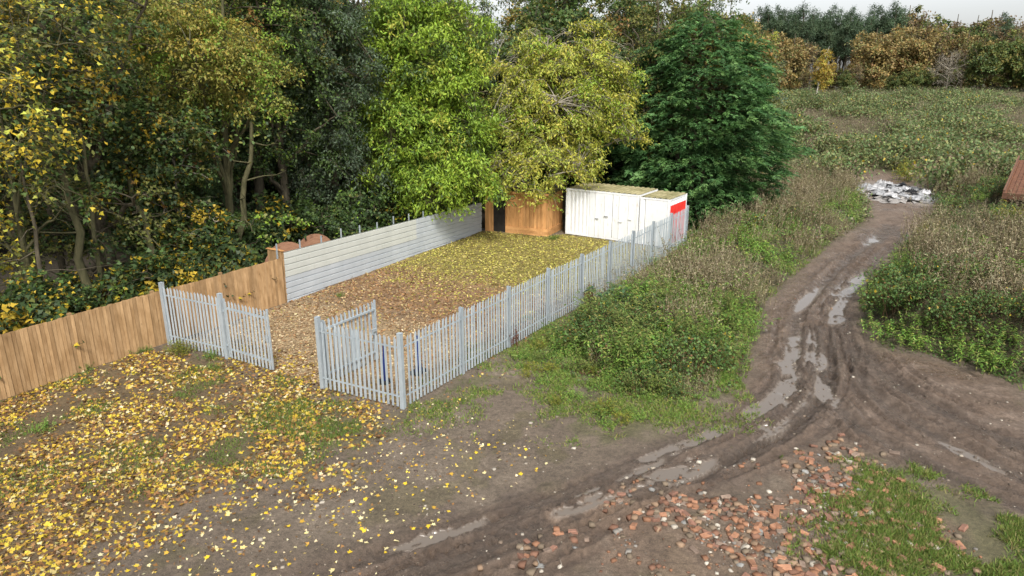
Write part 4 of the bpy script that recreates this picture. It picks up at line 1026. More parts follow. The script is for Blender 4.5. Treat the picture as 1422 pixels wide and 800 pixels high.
def bush_dead(seed, stems, h, rad, pal, nl=14, lean=.25):
    rg = np.random.default_rng(seed); u = np.linspace(0, 1, 5)
    x0 = rg.normal(size=(stems, 2)) * rad * .5; dv = rg.normal(size=(stems, 2)) * lean + (.12, 0); hh = h * rg.uniform(.5, 1.2, stems)
    P = np.stack([x0[:, :1] + dv[:, :1] * hh[:, None] * u ** 1.4, x0[:, 1:] + dv[:, 1:] * hh[:, None] * u ** 1.4, hh[:, None] * u], -1); P[:, 1:] += rg.normal(size=(stems, 4, 3)) * .02; P[:, 0, 2] = -.08
    st = Geo(); V, F = tubes(P, np.broadcast_to(np.linspace(.009, .003, 5), (stems, 5)), 3)
    st.add(V, F, np.repeat(pick_cols(rg, stems, pal, np.ones(len(pal))), 15, 0))
    li = np.repeat(np.arange(stems), nl); k = len(li); tq = rg.uniform(.35, 1, k) * 4; i0 = np.minimum(tq.astype(int), 3); f = (tq - i0)[:, None]
    Q = P[li, i0] * (1 - f) + P[li, i0 + 1] * f
    V, F, Cc = leaf_soup(Q, nrm(runit(rg, k) + (0, 0, .5)), runit(rg, k), .09 * rg.uniform(.5, 1.4, k), .022, LANCE, pick_cols(rg, k, pal, np.ones(len(pal))))
    g = Geo(); g.add(V, F, Cc); return st.mesh('stems'), g.mesh('seed_heads')

DRY = [(.235, .195, .12), (.165, .132, .08), (.34, .295, .195), (.12, .095, .055), (.15, .15, .065)]
P_BR = [bush_bramble(500 + i, 34, .75, .95, .085, 30, [(.07, .135, .04), (.11, .19, .05), (.17, .215, .055), (.2, .11, .05), YEL2], [4, 4, 2, .7, .2]) for i in range(3)]
P_BF = [bush_bramble(520 + i, 44, 1.2, 1.4, .17, 18, [(.10, .155, .058), (.16, .215, .08), (.25, .265, .10), (.22, .18, .105), YEL2], [4, 4, 2.4, 1.6, .12]) for i in range(3)]
P_GW = [bush_weed(540 + i, 30, .62, .7, .13, 20, [(.18, .32, .055), (.12, .24, .05), (.26, .36, .07), (.31, .31, .10)], [4, 3, 2.4, 1.4]) for i in range(3)]
P_DS = [bush_dead(560 + i, 46, 1.2, .8, DRY) for i in range(3)]
P_DF = [bush_dead(580 + i, 60, 1.3, 1.3, [(.24, .20, .135), (.17, .135, .095), (.31, .26, .18), (.14, .12, .075)], 16, .35) for i in range(2)]
P_TW = bush_weed(645, 24, 1.15, .55, .17, 26, [(.19, .24, .06), (.15, .23, .05), (.26, .25, .08), (.12, .19, .05)], [3, 3, 2, 2], .2, .24)
P_BL = bush_weed(600, 26, 1.0, .75, .24, 16, [(.075, .13, .06), (.05, .10, .045), (.10, .15, .07)], [3, 3, 2], .25, .42)
P_RD = bush_dead(610, 30, .8, .35, [(.09, .035, .022), (.13, .05, .03)], 22, .08)
P_YL = bush_weed(620, 26, .8, .6, .14, 18, [(.24, .26, .035), (.30, .26, .04), (.15, .2, .035)], [3, 2, 2])
P_LI = bush_weed(630, 22, .9, .55, .18, 18, [(.14, .27, .035), (.19, .31, .05), (.09, .2, .03)], [3, 2, 2], .25, .5)

def plant(name, label, ms, x, y, group=None, s=1.0, leafpart='foliage', sink=.03):
    t = thing(name, label, 'plant', (x, y, hz(x, y) - sink), frng.uniform(0, 6.28), group); t.scale = (s, s, s * frng.uniform(.85, 1.15))
    link('stems', ms[0], M['stalk'], t)['kind'] = 'stuff'; lf_ = link(leafpart, ms[1], M['leaf'] if leafpart == 'foliage' else M['stalk'], t); lf_['kind'] = 'stuff'
    return t

def scatter(poly, n, mind, margin=.2, seed=0, ok=None):
    rg = random.Random(seed); lo = poly.min(0); hi = poly.max(0); out = []; tr = 0
    while len(out) < n and tr < n * 60:
        tr += 1
        x, y = rg.uniform(lo[0], hi[0]), rg.uniform(lo[1], hi[1])
        if float(poly_sd(np.array([x]), np.array([y]), poly)[0]) < margin: continue
        if ok and not ok(x, y): continue
        if any((x - a) ** 2 + (y - b) ** 2 < mind * mind for a, b in out): continue
        out.append((x, y))
    return out

def clear(x, y):      # keep plants out of the yard, buildings and track
    X, Y = np.array([x]), np.array([y])
    return float(poly_sd(X, Y, YARD)[0]) < -.75 and float(poly_sd(X, Y, TRACK)[0]) < -.35
def pxof(x, y, z=0):
    fy = y * math.cos(PITCH) - (z - CAM_H) * math.sin(PITCH); up = y * math.sin(PITCH) + (z - CAM_H) * math.cos(PITCH)
    return 711 + FPX * x / fy, 400 - FPX * up / fy

BANK1N = GP([(735, 505), (775, 455), (862, 398), (960, 398), (1054, 426), (1040, 470), (1030, 520), (960, 556), (880, 552), (800, 518)])
BANK1F = GP([(862, 402), (950, 335), (1010, 290), (1060, 245), (1150, 243), (1190, 262), (1210, 300), (1145, 342), (1090, 386), (1054, 426), (960, 402)])
BANK2N = GP([(1195, 415), (1225, 380), (1422, 380), (1520, 400), (1560, 560), (1412, 528), (1310, 496), (1225, 478)])
BANK2F = GP([(1225, 384), (1295, 312), (1320, 262), (1420, 250), (1560, 255), (1560, 400), (1422, 384)])
for zone, cnt, md, far_ in ((BANK1N, 150, .45, False), (BANK1F, 150, .75, True)):
    for (x, y) in scatter(zone, cnt, md, .1, 1 + far_, clear):
        nz = float(fbm(np.array([x * .45]), np.array([y * .45]), 91, 3)[0]) + frng.uniform(-.08, .08)
        eb = float(poly_sd(np.array([x]), np.array([y]), BANK1)[0]); es = min(1.0, max(.35, .45 + eb / 1.8)); fy_ = -float(poly_sd(np.array([x]), np.array([y]), YARD)[0])
        if fy_ < 1.5: nz = min(nz, .40 + .2 * frng.random()); es = min(es, .7)
        if (far_ and nz > .485) or (not far_ and y > 24.3 and nz > .47):
            plant('dead_stem_clump', 'clump of dry grey-brown stems on the bank beside the palisade fence', frng.choice(P_DS), x, y, 'dry stem clumps on the fence bank', es * frng.uniform(.85, 1.3), 'seed_heads')
        elif not far_ and frng.random() < .13:
            plant('dead_stem_clump', 'clump of dry grey-brown stems on the bank beside the palisade fence', frng.choice(P_DS), x, y, 'dry stem clumps on the fence bank', es * frng.uniform(.6, .95), 'seed_heads')
        elif not far_ and frng.random() < .16:
            plant('tall_weed', 'tall yellow-green spiky weed on the bank beside the palisade fence', P_TW, x, y, 'tall weeds on the fence bank', es * frng.uniform(.8, 1.25))
        elif nz < .52:
            plant('weed_clump', 'bright green leafy weed clump on the bank beside the palisade fence', frng.choice(P_GW), x, y, 'green weeds on the fence bank', es * frng.uniform(.75, 1.5))
        else:
            plant('bramble_bush', 'dark green bramble bush on the bank beside the palisade fence', frng.choice(P_BR), x, y, 'brambles on the fence bank', es * frng.uniform(.65, 1.1))
EDGE1 = GP([(700, 500), (760, 470), (800, 500), (870, 545), (960, 550), (1020, 520), (1035, 545), (940, 590), (850, 600), (780, 570), (740, 530)])
for (x, y) in scatter(EDGE1, 34, .4, 0, 8, clear):
    plant('weed_clump', 'small weed tuft in the grass at the foot of the fence bank', frng.choice(P_GW + [P_YL]), x, y, 'weed tufts at the foot of the fence bank', frng.uniform(.28, .55))
p = G(868, 445); plant('broad_leaf_bush', 'blue-green broad-leaved bush standing out on the bank by the palisade fence', P_BL, p[0], p[1], None, 1.15)
p = G(818, 425); plant('dock_clump', 'dark red-brown dead dock stems against the palisade fence', P_RD, p[0], p[1], None, 1.0, 'seed_heads')
p = G(712, 480); plant('dock_clump', 'small red-brown dead dock stems at the foot of the palisade fence', P_RD, p[0], p[1], None, .7, 'seed_heads')

for zone, cnt, md in ((BANK2N, 120, .5), (BANK2F, 110, .8)):
    for (x, y) in scatter(zone, cnt, md, .1, 2, clear):
        px, py = pxof(x, y, 1); nz = float(fbm(np.array([x * .4]), np.array([y * .4]), 93, 3)[0]) + frng.uniform(-.08, .08)
        if px > 1560 or px < 1150: continue
        edge = float(poly_sd(np.array([x]), np.array([y]), BANK2)[0])
        if (edge < 1.3 and nz > .40 and y < 30) or nz < .30:
            plant('weed_clump', 'green leafy weed clump at the foot of the bank across the muddy track', frng.choice(P_GW), x, y, 'green weeds on the bank across the track', frng.uniform(.8, 1.25))
        elif nz > .46:
            plant('dead_stem_clump', 'tangle of dry brown stems on the bank across the muddy track', frng.choice(P_DS), x, y, 'dry stems on the bank across the track', frng.uniform(.9, 1.35), 'seed_heads')
        else:
            plant('bramble_bush', 'bramble bush among dry stems on the bank across the muddy track', frng.choice(P_BR), x, y, 'brambles on the bank across the track', frng.uniform(.7, 1.1))
for px, py, lab in ((1362, 372, 'vivid lime-green leafy plant on the bank across the track'), (1408, 400, 'tall vivid green plant at the right side of the bank across the track')):
    p = G(px, py, 1.0); plant('leafy_plant', lab, P_LI, p[0], p[1], None, 1.2)
p = G(1400, 330, 1.0); plant('leafy_plant', 'yellow-green leafy plant below the rusty platform', P_YL, p[0], p[1], None, 1.4)
p = G(1293, 345, .6); plant('leafy_plant', 'yellowish weed at the edge of the muddy track', P_YL, p[0], p[1], None, .9)

FIELD = np.array([(13, 50), (18, 60), (26, 82), (36, 108), (41, 126), (124, 126), (105, 62), (62, 47), (36, 45), (31, 52), (24, 60), (17, 52)])
fpts = scatter(FIELD, 330, 2.1, .3, 3, lambda x, y: clear(x, y) and pxof(x, y, 2)[0] < 1480 and pxof(x, y, 2)[0] > 1020)
for (x, y) in fpts:
    nz = float(fbm(np.array([x * .12]), np.array([y * .12]), 95, 3)[0])
    if nz < .50:
        hi_ = y > 92
        plant('bramble_bush', 'large bramble mound at the upper edge of the scrub field near the trees' if hi_ else 'large bramble mound in the scrub field beyond the track', frng.choice(P_BF), x, y, 'bramble mounds in the upper scrub field' if hi_ else 'bramble mounds in the scrub field', frng.uniform(.8, 1.7) * (.95 if hi_ else 1))
    else: plant('dry_weed_clump', 'grey-brown dry weed clump in the scrub field beyond the track', frng.choice(P_DF), x, y, 'dry weeds in the scrub field', frng.uniform(.8, 1.2), 'seed_heads')
for px, py in ((1262, 228), (1258, 222), (1398, 175), (1165, 185), (1330, 165)):
    p = G(px, py, 1.4); plant('yellow_bush', 'yellow-leaved bush in the scrub field', P_YL, p[0], p[1], 'yellow bushes in the scrub field', 1.6)
# rough edge between cypress, wood and track
for (x, y) in scatter(np.array([(10, 36.5), (14.5, 36.5), (18, 42), (21, 50), (16.5, 50), (13.5, 40)]), 40, .75, 0, 5, lambda x, y: clear(x, y)):
    if frng.random() < .6: plant('dead_stem_clump', 'dry brown weed clump between the cypress and the track', frng.choice(P_DS), x, y, 'dry weeds by the cypress', frng.uniform(1, 1.5), 'seed_heads')
    else: plant('bramble_bush', 'bramble bush between the cypress and the track', frng.choice(P_BR), x, y, 'brambles by the cypress', frng.uniform(.8, 1.3))
# weeds by the board fence
for px, py, s in ((250, 487, .75), (262, 490, .8), (290, 497, .6), (150, 497, .55), (120, 512, .5), (180, 492, .5), (60, 600, .55), (205, 488, .5), (300, 512, .5)):
    p = G(px, py); plant('weed_clump', 'small green weed growing out of the yellow leaves near the board fence', P_GW[0] if s < .7 else P_YL, p[0], p[1], 'weeds near the board fence', s * .75)
p = G(764, 330); plant('weed_clump', 'small green weed in front of the timber shed', P_GW[1], p[0] + .1, p[1] - .5, None, .55)
p = G(472, 412); plant('weed_clump', 'tiny green weed alone on the brown yard floor', P_GW[2], p[0], p[1], None, .3)

# ------------------------------------------------------------------ ground cover (uncountable)
def pts_in(poly, n, rg, noise_seed=None, thr=.0, sharp=5, margin=0.0, soft=.8):
    lo = poly.min(0); hi = poly.max(0)
    x = rg.uniform(lo[0], hi[0], n); y = rg.uniform(lo[1], hi[1], n)
    sdv = poly_sd(x, y, poly) + (fbm(x * 2.2, y * 2.2, 71, 4) - .5) * 1.6 * soft
    k = rg.random(n) < sstep((sdv - margin) / soft + .5)
    if noise_seed is not None: k &= rg.random(n) < sstep((fbm(x * .9, y * .9, noise_seed, 4) - thr) * sharp)
    return x[k], y[k]

def grass_obj(name, label, x, y, h, wd, pal, wts, rg, lean=.5, mat='grass'):
    n = len(x); P = np.stack([x, y, hgt(x, y) - .01], -1)
    A = nrm(rg.normal(size=(n, 3)) * (lean, lean, .1) + (0, 0, 1)); Nn = runit(rg, n)
    hh = h * rg.uniform(.45, 1.25, n)
    V, F, C = leaf_soup(P, A, Nn, hh, wd, BLADE, pick_cols(rg, n, pal, wts))
    g = Geo(); g.add(V, F, C); o = link(name, g.mesh(name), M[mat]); o['kind'] = 'stuff'; return tag(o, label, 'grass')

def cover_obj(name, label, cat, x, y, leaf, zmax, pal, wts, rg, tpl=LANCE, width=.5, mat='leaf', flat=.6, patch=0.0):
    ez = np.maximum(np.maximum(poly_sd(x, y, BANK1), poly_sd(x, y, BANK2)), np.where(y > 44, 2.0, 0)); ez = np.clip(.25 + ez / 1.4, .2, 1)
    n = len(x); P = np.stack([x, y, hgt(x, y) + ez * zmax * rg.random(n) ** 1.5 * (.1 + 1.5 * fbm(x * .9, y * .9, 99, 3))], -1)
    A = nrm(runit(rg, n) * (1, 1, .6)); Nn = nrm(runit(rg, n) * flat + (0, 0, 1))
    L = leaf * rg.uniform(.5, 1.35, n)
    bi = None
    if patch: bi = np.clip(((fbm(x * patch, y * patch, 141, 4) - .22) / .56 * len(pal)).astype(int), 0, len(pal) - 1)
    V, F, C = leaf_soup(P, A, Nn, L, L * width, tpl, pick_cols(rg, n, pal, wts, bi, .6))
    g = Geo(); g.add(V, F, C); o = link(name, g.mesh(name), M[mat]); o['kind'] = 'stuff'; return tag(o, label, cat)

rg = np.random.default_rng(77)
GP1 = [(.13, .20, .035), (.10, .16, .032), (.19, .22, .05), (.25, .22, .09)]
x, y = pts_in(GRASS1, 100000, rg, 101, .34, 4, -.2, 2.0)
grass_obj('verge_grass', 'short patchy grass between the palisade fence and the muddy track', x, y, .12, .028, GP1, [4, 3, 2.4, 1.8], rg, .8)
x, y = pts_in(GRASS2, 90000, rg, 103, .36, 4, 0, 1.6)
grass_obj('rubble_grass', 'bright green grass growing around the brick rubble', x, y, .15, .026, [(.15, .235, .045), (.12, .19, .04), (.22, .26, .065), (.28, .25, .10)], [3, 3, 2.6, 1.8], rg, .8)
x, y = pts_in(RUBBLE, 60000, rg, 105, .58, 8); x2, y2 = pts_in(LEAFZ, 110000, rg, 107, .52, 6); x3, y3 = pts_in(GRASS3, 26000, rg, 108, .46, 5); x2 = np.r_[x2, x3]; y2 = np.r_[y2, y3]; kk = poly_sd(x2, y2, WOOD) < -.1; x2 = x2[kk]; y2 = y2[kk]
grass_obj('thin_grass', 'thin grass tufts among bricks and fallen leaves', np.r_[x, x2], np.r_[y, y2], .10, .024, GP1, [3, 4, 1, .6], rg)
lo = np.array((2, 17.5)); x = rg.uniform(-3, 16, 110000); y = rg.uniform(16, 52, 110000)
s1 = poly_sd(x, y, BANK1); k = (s1 > -.9) & (s1 < 1.0) & (rg.random(len(x)) < sstep((fbm(x * .7, y * .7, 109, 3) - .3) * 4)) & (poly_sd(x, y, TRACK) < -.02) & (poly_sd(x, y, YARD) < -.1)
grass_obj('bank_edge_grass', 'lush green grass fringe along the foot of the fence bank', x[k], y[k], .2, .03, GP1, [4, 3, 2, 1.0], rg, .7)
x = rg.uniform(9, 40, 110000); y = rg.uniform(16, 52, 110000); s1 = poly_sd(x, y, BANK2)
k = (s1 > -.5) & (s1 < 1.1) & (rg.random(len(x)) < sstep((fbm(x * .7, y * .7, 111, 3) - .36) * 4)) & (poly_sd(x, y, TRACK) < -.02)
grass_obj('far_bank_grass', 'green grass fringe along the bank across the track', x[k], y[k], .18, .024, GP1, [3, 3, 2, 1.6], rg)

for near_, zone, n_, lf in ((True, BANK1N, 60000, .085), (False, BANK1F, 80000, .13)):
    x, y = pts_in(zone, n_, rg, None, 0, 5, 0, 1.1); k = (poly_sd(x, y, YARD) < -.12) & (poly_sd(x, y, TRACK) < -.05); x, y = x[k], y[k]
    nz = fbm(x * .45, y * .45, 91, 3) + (rg.random(len(x)) - .5) * .1
    a = (nz < .44) | ((y < 24.5 + (nz - .5) * 8) & near_)
    w_ = 'near part of the fence bank' if near_ else 'bank beyond the fence kink'
    cover_obj('green_undergrowth', 'low green leafy undergrowth covering the ' + w_, 'undergrowth', x[a], y[a], lf, .5, [(.155, .28, .055), (.28, .27, .09), (.11, .21, .045), (.24, .33, .075), (.15, .09, .045), (.12, .2, .06)], [4, 1.2, 3, 2.4, .6, 2], rg, LANCE, .5, 'leaf', .8, .8)
    cover_obj('dry_undergrowth', 'dry brown and olive undergrowth covering the ' + w_, 'undergrowth', x[~a], y[~a], lf * 1.1, .5, [(.16, .14, .07), (.12, .13, .045), (.09, .14, .042), (.24, .21, .115), (.11, .085, .045)], [3, 3, 4, 2, 1.5], rg, LANCE, .35)
for near_, zone, n_, lf in ((True, BANK2N, 75000, .095), (False, BANK2F, 75000, .15)):
    x, y = pts_in(zone, n_, rg, None, 0, 5, 0, 1.1); k = (poly_sd(x, y, TRACK) < -.05); x, y = x[k], y[k]
    ed = poly_sd(x, y, BANK2); a = (ed + (fbm(x * .6, y * .6, 97, 3) - .5) * 4 < .9) & (y < 32)
    w_ = 'near slope of the bank across the track' if near_ else 'far slope of the bank across the track'
    if near_: cover_obj('green_undergrowth', 'low green weeds covering the foot of the bank across the track', 'undergrowth', x[a], y[a], lf, .5, [(.10, .19, .04), (.07, .14, .033), (.16, .22, .055), (.18, .15, .065)], [4, 3, 2, 1.4], rg)
    else: a = a & False
    cover_obj('dry_undergrowth', 'brown tangled undergrowth covering the ' + w_, 'undergrowth', x[~a], y[~a], lf, .55, [(.15, .13, .07), (.11, .115, .045), (.085, .125, .04), (.22, .19, .11), (.10, .08, .045)], [4, 3, 4, 2, 1.6], rg, LANCE, .35)
x = rg.uniform(8, 110, 400000); y = 36 + 136 * rg.random(400000) ** 1.3
k = (poly_sd(x, y, WOOD) < .5) & (poly_sd(x, y, TRACK) < -.3) & (poly_sd(x, y, BANK2) < .5) & (poly_sd(x, y, BANK1) < .5) & (poly_sd(x, y, YARD) < -.5) & (x / y < .86) & (rg.random(len(x)) < np.clip(55 / y, .25, 1))
ah = G(1242, 268); k &= np.hypot((x - ah[0]) / 3.0, (y - ah[1]) / 4.6) > 1
x, y = x[k], y[k]
cover_obj('field_scrub', 'low mixed bramble and weed scrub covering the field beyond the track', 'scrub', x, y, .22, 1.1, [(.10, .155, .06), (.28, .25, .16), (.14, .20, .07), (.20, .165, .11), (.22, .26, .09), (.14, .11, .075), (.34, .33, .16)], [3, 2.4, 3, 2.6, 2, 2, 1.8], rg, LANCE, .5, 'leaf', .8, .16)

# leaf litter
LP = [(.50, .36, .04), (.36, .215, .045), (.47, .38, .15), (.23, .12, .045), (.12, .065, .03), (.58, .50, .30)]
def litter(name, label, x, y, size, pal, wts, tpl=MAPLE, width=.95, z=.015, tilt=.75):
    n = len(x); P = np.stack([x, y, hgt(x, y) + .004 + z * rg.random(n)], -1)
    V, F, C = leaf_soup(P, nrm(runit(rg, n) * (1, 1, .25)), nrm(runit(rg, n) * tilt + (0, 0, 1)), size * rg.uniform(.45, 1.35, n), size * width * rg.uniform(.7, 1.1, n), tpl, pick_cols(rg, n, pal, wts))
    g = Geo(); g.add(V, F, C); o = link(name, g.mesh(name), M['litter']); o['kind'] = 'stuff'; return tag(o, label, 'leaves')
x, y = pts_in(LEAFZ, 75000, rg, 113, .24, 3.4, -.2, 2.6); k = poly_sd(x, y, WOOD) < -.1; x, y = x[k][:20000], y[k][:20000]
litter('leaf_litter', 'thick carpet of yellow and brown maple leaves beside the board fence', x[:9000], y[:9000], .108, LP, [4.2, 2.0, 1.5, 2.4, 1.8, .8])
litter('leaf_litter', 'browner lower layer of the maple leaf carpet beside the board fence', x[9000:], y[9000:], .105, LP, [1.8, 2.2, 1.1, 3.4, 3.0, .6], MAPLE6, .95, .008)
Z2 = GP([(-300, 900), (-200, 600), (380, 500), (460, 545), (620, 560), (760, 620), (600, 700), (380, 900)])
x, y = pts_in(Z2, 4600, rg, None, 0, 5, 0, 2.0); k = (poly_sd(x, y, WOOD) < -.1) & (poly_sd(x, y, YARD) < -.1); x, y = x[k], y[k]
litter('scattered_leaves', 'thin scatter of pale and yellow leaves over the bare dirt', x, y, .07, LP, [1.6, 1, 2, 2.2, 1, 1.6], MAPLE6)
x, y = pts_in(YARD, 105000, rg, None, 0, 5, .12, .1); s = (x - C0[0]) * .54 + (y - C0[1]) * .84 + (fbm(x * .8, y * .8, 117, 3) - .5) * 7 + rg.normal(size=len(x)) * 1.3
a = s > 10.0; b_ = (s <= 10) & (s > 4.2)
k = a & (rg.random(len(a)) < .62)
litter('yard_leaves', 'olive and yellow small leaves carpeting the far half of the yard', x[k], y[k], .12, [(.33, .30, .06), (.43, .38, .09), (.22, .20, .04), (.52, .45, .15), (.20, .14, .05)], [4, 3, 3, 1.2, 2], LANCE, .55)
k = b_ & (rg.random(len(a)) < .55)
litter('yard_brown_leaves', 'brown fallen leaves covering the middle of the yard', x[k], y[k], .12, [(.33, .185, .08), (.24, .125, .052), (.43, .29, .14), (.48, .38, .19), (.34, .29, .08)], [4, 3, 2.4, 1.4, 1], LANCE, .6)
k = (~a) & (~b_)
litter('wood_chips', 'pale wood chips and dry leaves strewn inside the gate', x[k], y[k], .10, [(.46, .35, .20), (.37, .25, .13), (.56, .46, .29), (.25, .135, .06)], [3, 3, 2, 2], LANCE, .45)
x, y = pts_in(np.array([C0, FK, FE, FE + (1.2, -.4), FK + (1.2, -.4), C0 + (1.0, -.5)]), 2500, rg, None, 0, 5, 0, .3)
litter('verge_leaves', 'brown leaves caught in the grass at the foot of the palisade fence', x, y, .10, LP, [1.5, 2, 1, 3, 2, .6])

# single leaves that stand out on the bare dirt
single = []
for i, c in enumerate(((.60, .42, .03), (.62, .54, .28), (.46, .28, .04))):
    mm = []
    for q in range(2):
        V, F, Cc = leaf_soup(np.zeros((1, 3)), np.array([[1., 0, .05]]), np.array([[0., .15 * (q * 2 - 1), 1]]), np.array([.135]), np.array([.13]), MAPLE, np.array([c]))
        V[:, 0] -= .07; V[:, 2] += .012 * np.abs(V[:, 1]) / .05; gme = Geo(); gme.add(V, F, Cc); me = gme.mesh('fallen_leaf'); me.materials.append(M['litter']); mm.append(me)
    single.append(mm)
sl_lab = ['single bright yellow maple leaf lying on the bare dirt', 'single pale cream maple leaf lying on the bare dirt', 'single brown-gold maple leaf lying on the bare dirt']
x, y = pts_in(GP([(60, 830), (300, 690), (480, 640), (600, 590), (760, 630), (640, 720), (420, 830)]), 900, rg, None, 0, 5, 0, .6)
for i in range(min(170, len(x))):
    k = frng.choice((0, 0, 1, 1, 2))
    o = link('fallen_leaf', frng.choice(single[k]), None); o.location = (x[i], y[i], hz(x[i], y[i]) + .006); s = frng.uniform(.42, .85); o.scale = (s, s, s); o.rotation_euler = (frng.uniform(-.2, .2), frng.uniform(-.2, .2), frng.uniform(0, 6.28))
    tag(o, sl_lab[k], 'leaf', 'single leaves on the dirt, ' + sl_lab[k].split(' maple')[0][7:])

# ------------------------------------------------------------------ rubble
import bmesh
def brick_mesh(seed, L, W, H, chip, bev=1):
    rg = random.Random(seed); bm = bmesh.new(); bmesh.ops.create_cube(bm, size=1.0)
    for v in bm.verts: v.co = Vector((v.co.x * L, v.co.y * W, v.co.z * H))
    if chip:
        n = Vector((rg.choice((-1, 1)), rg.uniform(-.6, .6), rg.uniform(-.3, .5))).normalized()
        res = bmesh.ops.bisect_plane(bm, geom=bm.verts[:] + bm.edges[:] + bm.faces[:], plane_co=n * L * rg.uniform(.12, .34), plane_no=n, clear_outer=True)
        bmesh.ops.contextual_create(bm, geom=[g for g in res['geom_cut'] if isinstance(g, bmesh.types.BMEdge)])
    if bev: bmesh.ops.bevel(bm, geom=list(bm.edges), offset=.006, segments=1, affect='EDGES')
    for v in bm.verts: v.co += Vector((rg.gauss(0, .0025), rg.gauss(0, .0025), rg.gauss(0, .0025)))
    me = bpy.data.meshes.new('brick'); bm.to_mesh(me); bm.free(); return me
def stone_mesh(seed, r, n=22, bev=1):
    rg = random.Random(seed); bm = bmesh.new()
    for _ in range(n):
        q = Vector((rg.gauss(0, 1), rg.gauss(0, 1), rg.gauss(0, 1))).normalized() * rg.uniform(.85, 1.1); bm.verts.new((q.x * r, q.y * r * .75, q.z * r * .55))
    res = bmesh.ops.convex_hull(bm, input=bm.verts)
    bmesh.ops.delete(bm, geom=[g for g in set(res['geom_interior'] + res['geom_unused']) if isinstance(g, bmesh.types.BMVert)], context='VERTS')
    if bev: bmesh.ops.bevel(bm, geom=list(bm.edges), offset=r * .12, segments=1, affect='EDGES')
    me = bpy.data.meshes.new('stone'); bm.to_mesh(me); bm.free(); return me
KB = {}
for nm in ('brick_orange', 'brick_red', 'brick_brown'):
    KB[nm] = []
    for i in range(6):
        me = brick_mesh(i + len(nm) * 7, .215, .102, .065, i >= 2); me.materials.append(M[nm]); KB[nm].append(me)
for nm in ('stone_pale', 'stone_grey'):
    KB[nm] = []
    for i in range(5):
        me = stone_mesh(i + len(nm) * 9, .085); me.materials.append(M[nm]); KB[nm].append(me)
blab = {'brick_orange': ('brick', 'loose orange-red brick or half brick in the demolition rubble', 'brick'), 'brick_red': ('brick', 'loose dark red brick or half brick in the demolition rubble', 'brick'),
        'brick_brown': ('brick', 'loose brown weathered brick or half brick in the demolition rubble', 'brick'), 'stone_pale': ('stone_lump', 'pale mortar or concrete lump among the red bricks', 'stone'), 'stone_grey': ('stone_lump', 'grey stone lump among the red bricks', 'stone')}
brg = random.Random(42)
cand = []
RZ = [(GP([(1105, 628), (1150, 612), (1205, 625), (1225, 660), (1210, 700), (1140, 700), (1100, 680)]), 110), (GP([(1090, 700), (1210, 690), (1250, 740), (1200, 760), (1100, 730)]), 50),
      (GP([(1240, 715), (1300, 720), (1330, 755), (1300, 790), (1240, 775)]), 42), (GP([(950, 690), (1030, 695), (1090, 720), (1080, 770), (990, 770), (900, 720)]), 130),
      (GP([(1040, 765), (1140, 745), (1230, 780), (1260, 830), (1030, 830)]), 110), (GP([(850, 690), (930, 670), (960, 700), (900, 740)]), 40), (GP([(700, 770), (750, 745), (800, 740), (780, 785), (710, 795)]), 28), (GP([(1210, 670), (1240, 680), (1260, 720), (1220, 720)]), 16)]
allb = []
for P, n in RZ:
    for (x, y) in scatter(P, n, .13, 0, int(n * 3 + P[0, 0] * 10)): allb.append((x + brg.gauss(0, .22), y + brg.gauss(0, .22)))
brg.shuffle(allb); spare = allb[290:]; allb = allb[:290]
for (x, y) in allb:
    q = brg.random(); k = 'brick_orange' if q < .38 else 'brick_red' if q < .62 else 'brick_brown' if q < .80 else 'stone_pale' if q < .92 else 'stone_grey'
    nm, lab, cat = blab[k]
    o = link(nm, brg.choice(KB[k]), None); s = brg.uniform(.8, 1.15) if k[0] == 'b' else brg.uniform(.55, 1.3)
    o.scale = (s, s, s); o.location = (x, y, hz(x, y) + brg.uniform(-.005, .028)); o.rotation_euler = (brg.gauss(0, .2), brg.gauss(0, .2), brg.uniform(0, 6.28))
    tag(o, lab, cat, 'rubble pieces, ' + k.replace('_', ' '))
# crumbs: too many and too small to count
cr_ = [brick_mesh(90 + i, .13, .085, .055, True, 0) for i in range(4)] + [stone_mesh(80 + i, .04, 9, 0) for i in range(4)]
base = []
for me in cr_:
    me.calc_loop_triangles(); base.append((np.array([v.co[:] for v in me.vertices]), np.array([t.vertices[:] for t in me.loop_triangles])))
g = Geo(); xs = []; ys = []
for P, n in ((RUBBLE, 5200), (RUBBLE2, 800), (TRACK, 900)):
    x, y = pts_in(P, n, rg, 121, .36, 3.5, 0, 1.8); xs.append(x); ys.append(y)
x = np.concatenate(xs); y = np.concatenate(ys); z = hgt(x, y)
pal = np.array([(.23, .12, .072), (.17, .092, .062), (.16, .125, .09), (.40, .36, .30), (.19, .175, .155), (.24, .165, .11)])
for i in range(len(x)):
    V, F = base[brg.choice((0, 1, 2, 3, 0, 1, 2, 3, 4, 5, 6, 7))]; a = brg.uniform(0, 6.28); ca, sa = math.cos(a), math.sin(a); s = .22 + 1.0 * brg.random() ** 2.2
    W = np.stack([V[:, 0] * ca - V[:, 1] * sa, V[:, 0] * sa + V[:, 1] * ca, V[:, 2]], -1) * s + (x[i], y[i], z[i] + .008)
    g.add(W, F, np.tile(pal[brg.choice((0, 0, 1, 1, 2, 3, 4, 5))] * brg.uniform(.75, 1.2), (len(V), 1)))
for (bx_, by_) in spare:
    V, F = base[brg.randrange(4)]; a = brg.uniform(0, 6.28); ca, sa = math.cos(a), math.sin(a); s = brg.uniform(1.0, 1.5)
    W = np.stack([V[:, 0] * ca - V[:, 1] * sa, V[:, 0] * sa + V[:, 1] * ca, V[:, 2]], -1) * s + (bx_, by_, hz(bx_, by_) + .015)
    g.add(W, F, np.tile(pal[brg.choice((0, 1, 2, 5))] * brg.uniform(.75, 1.2), (len(V), 1)))
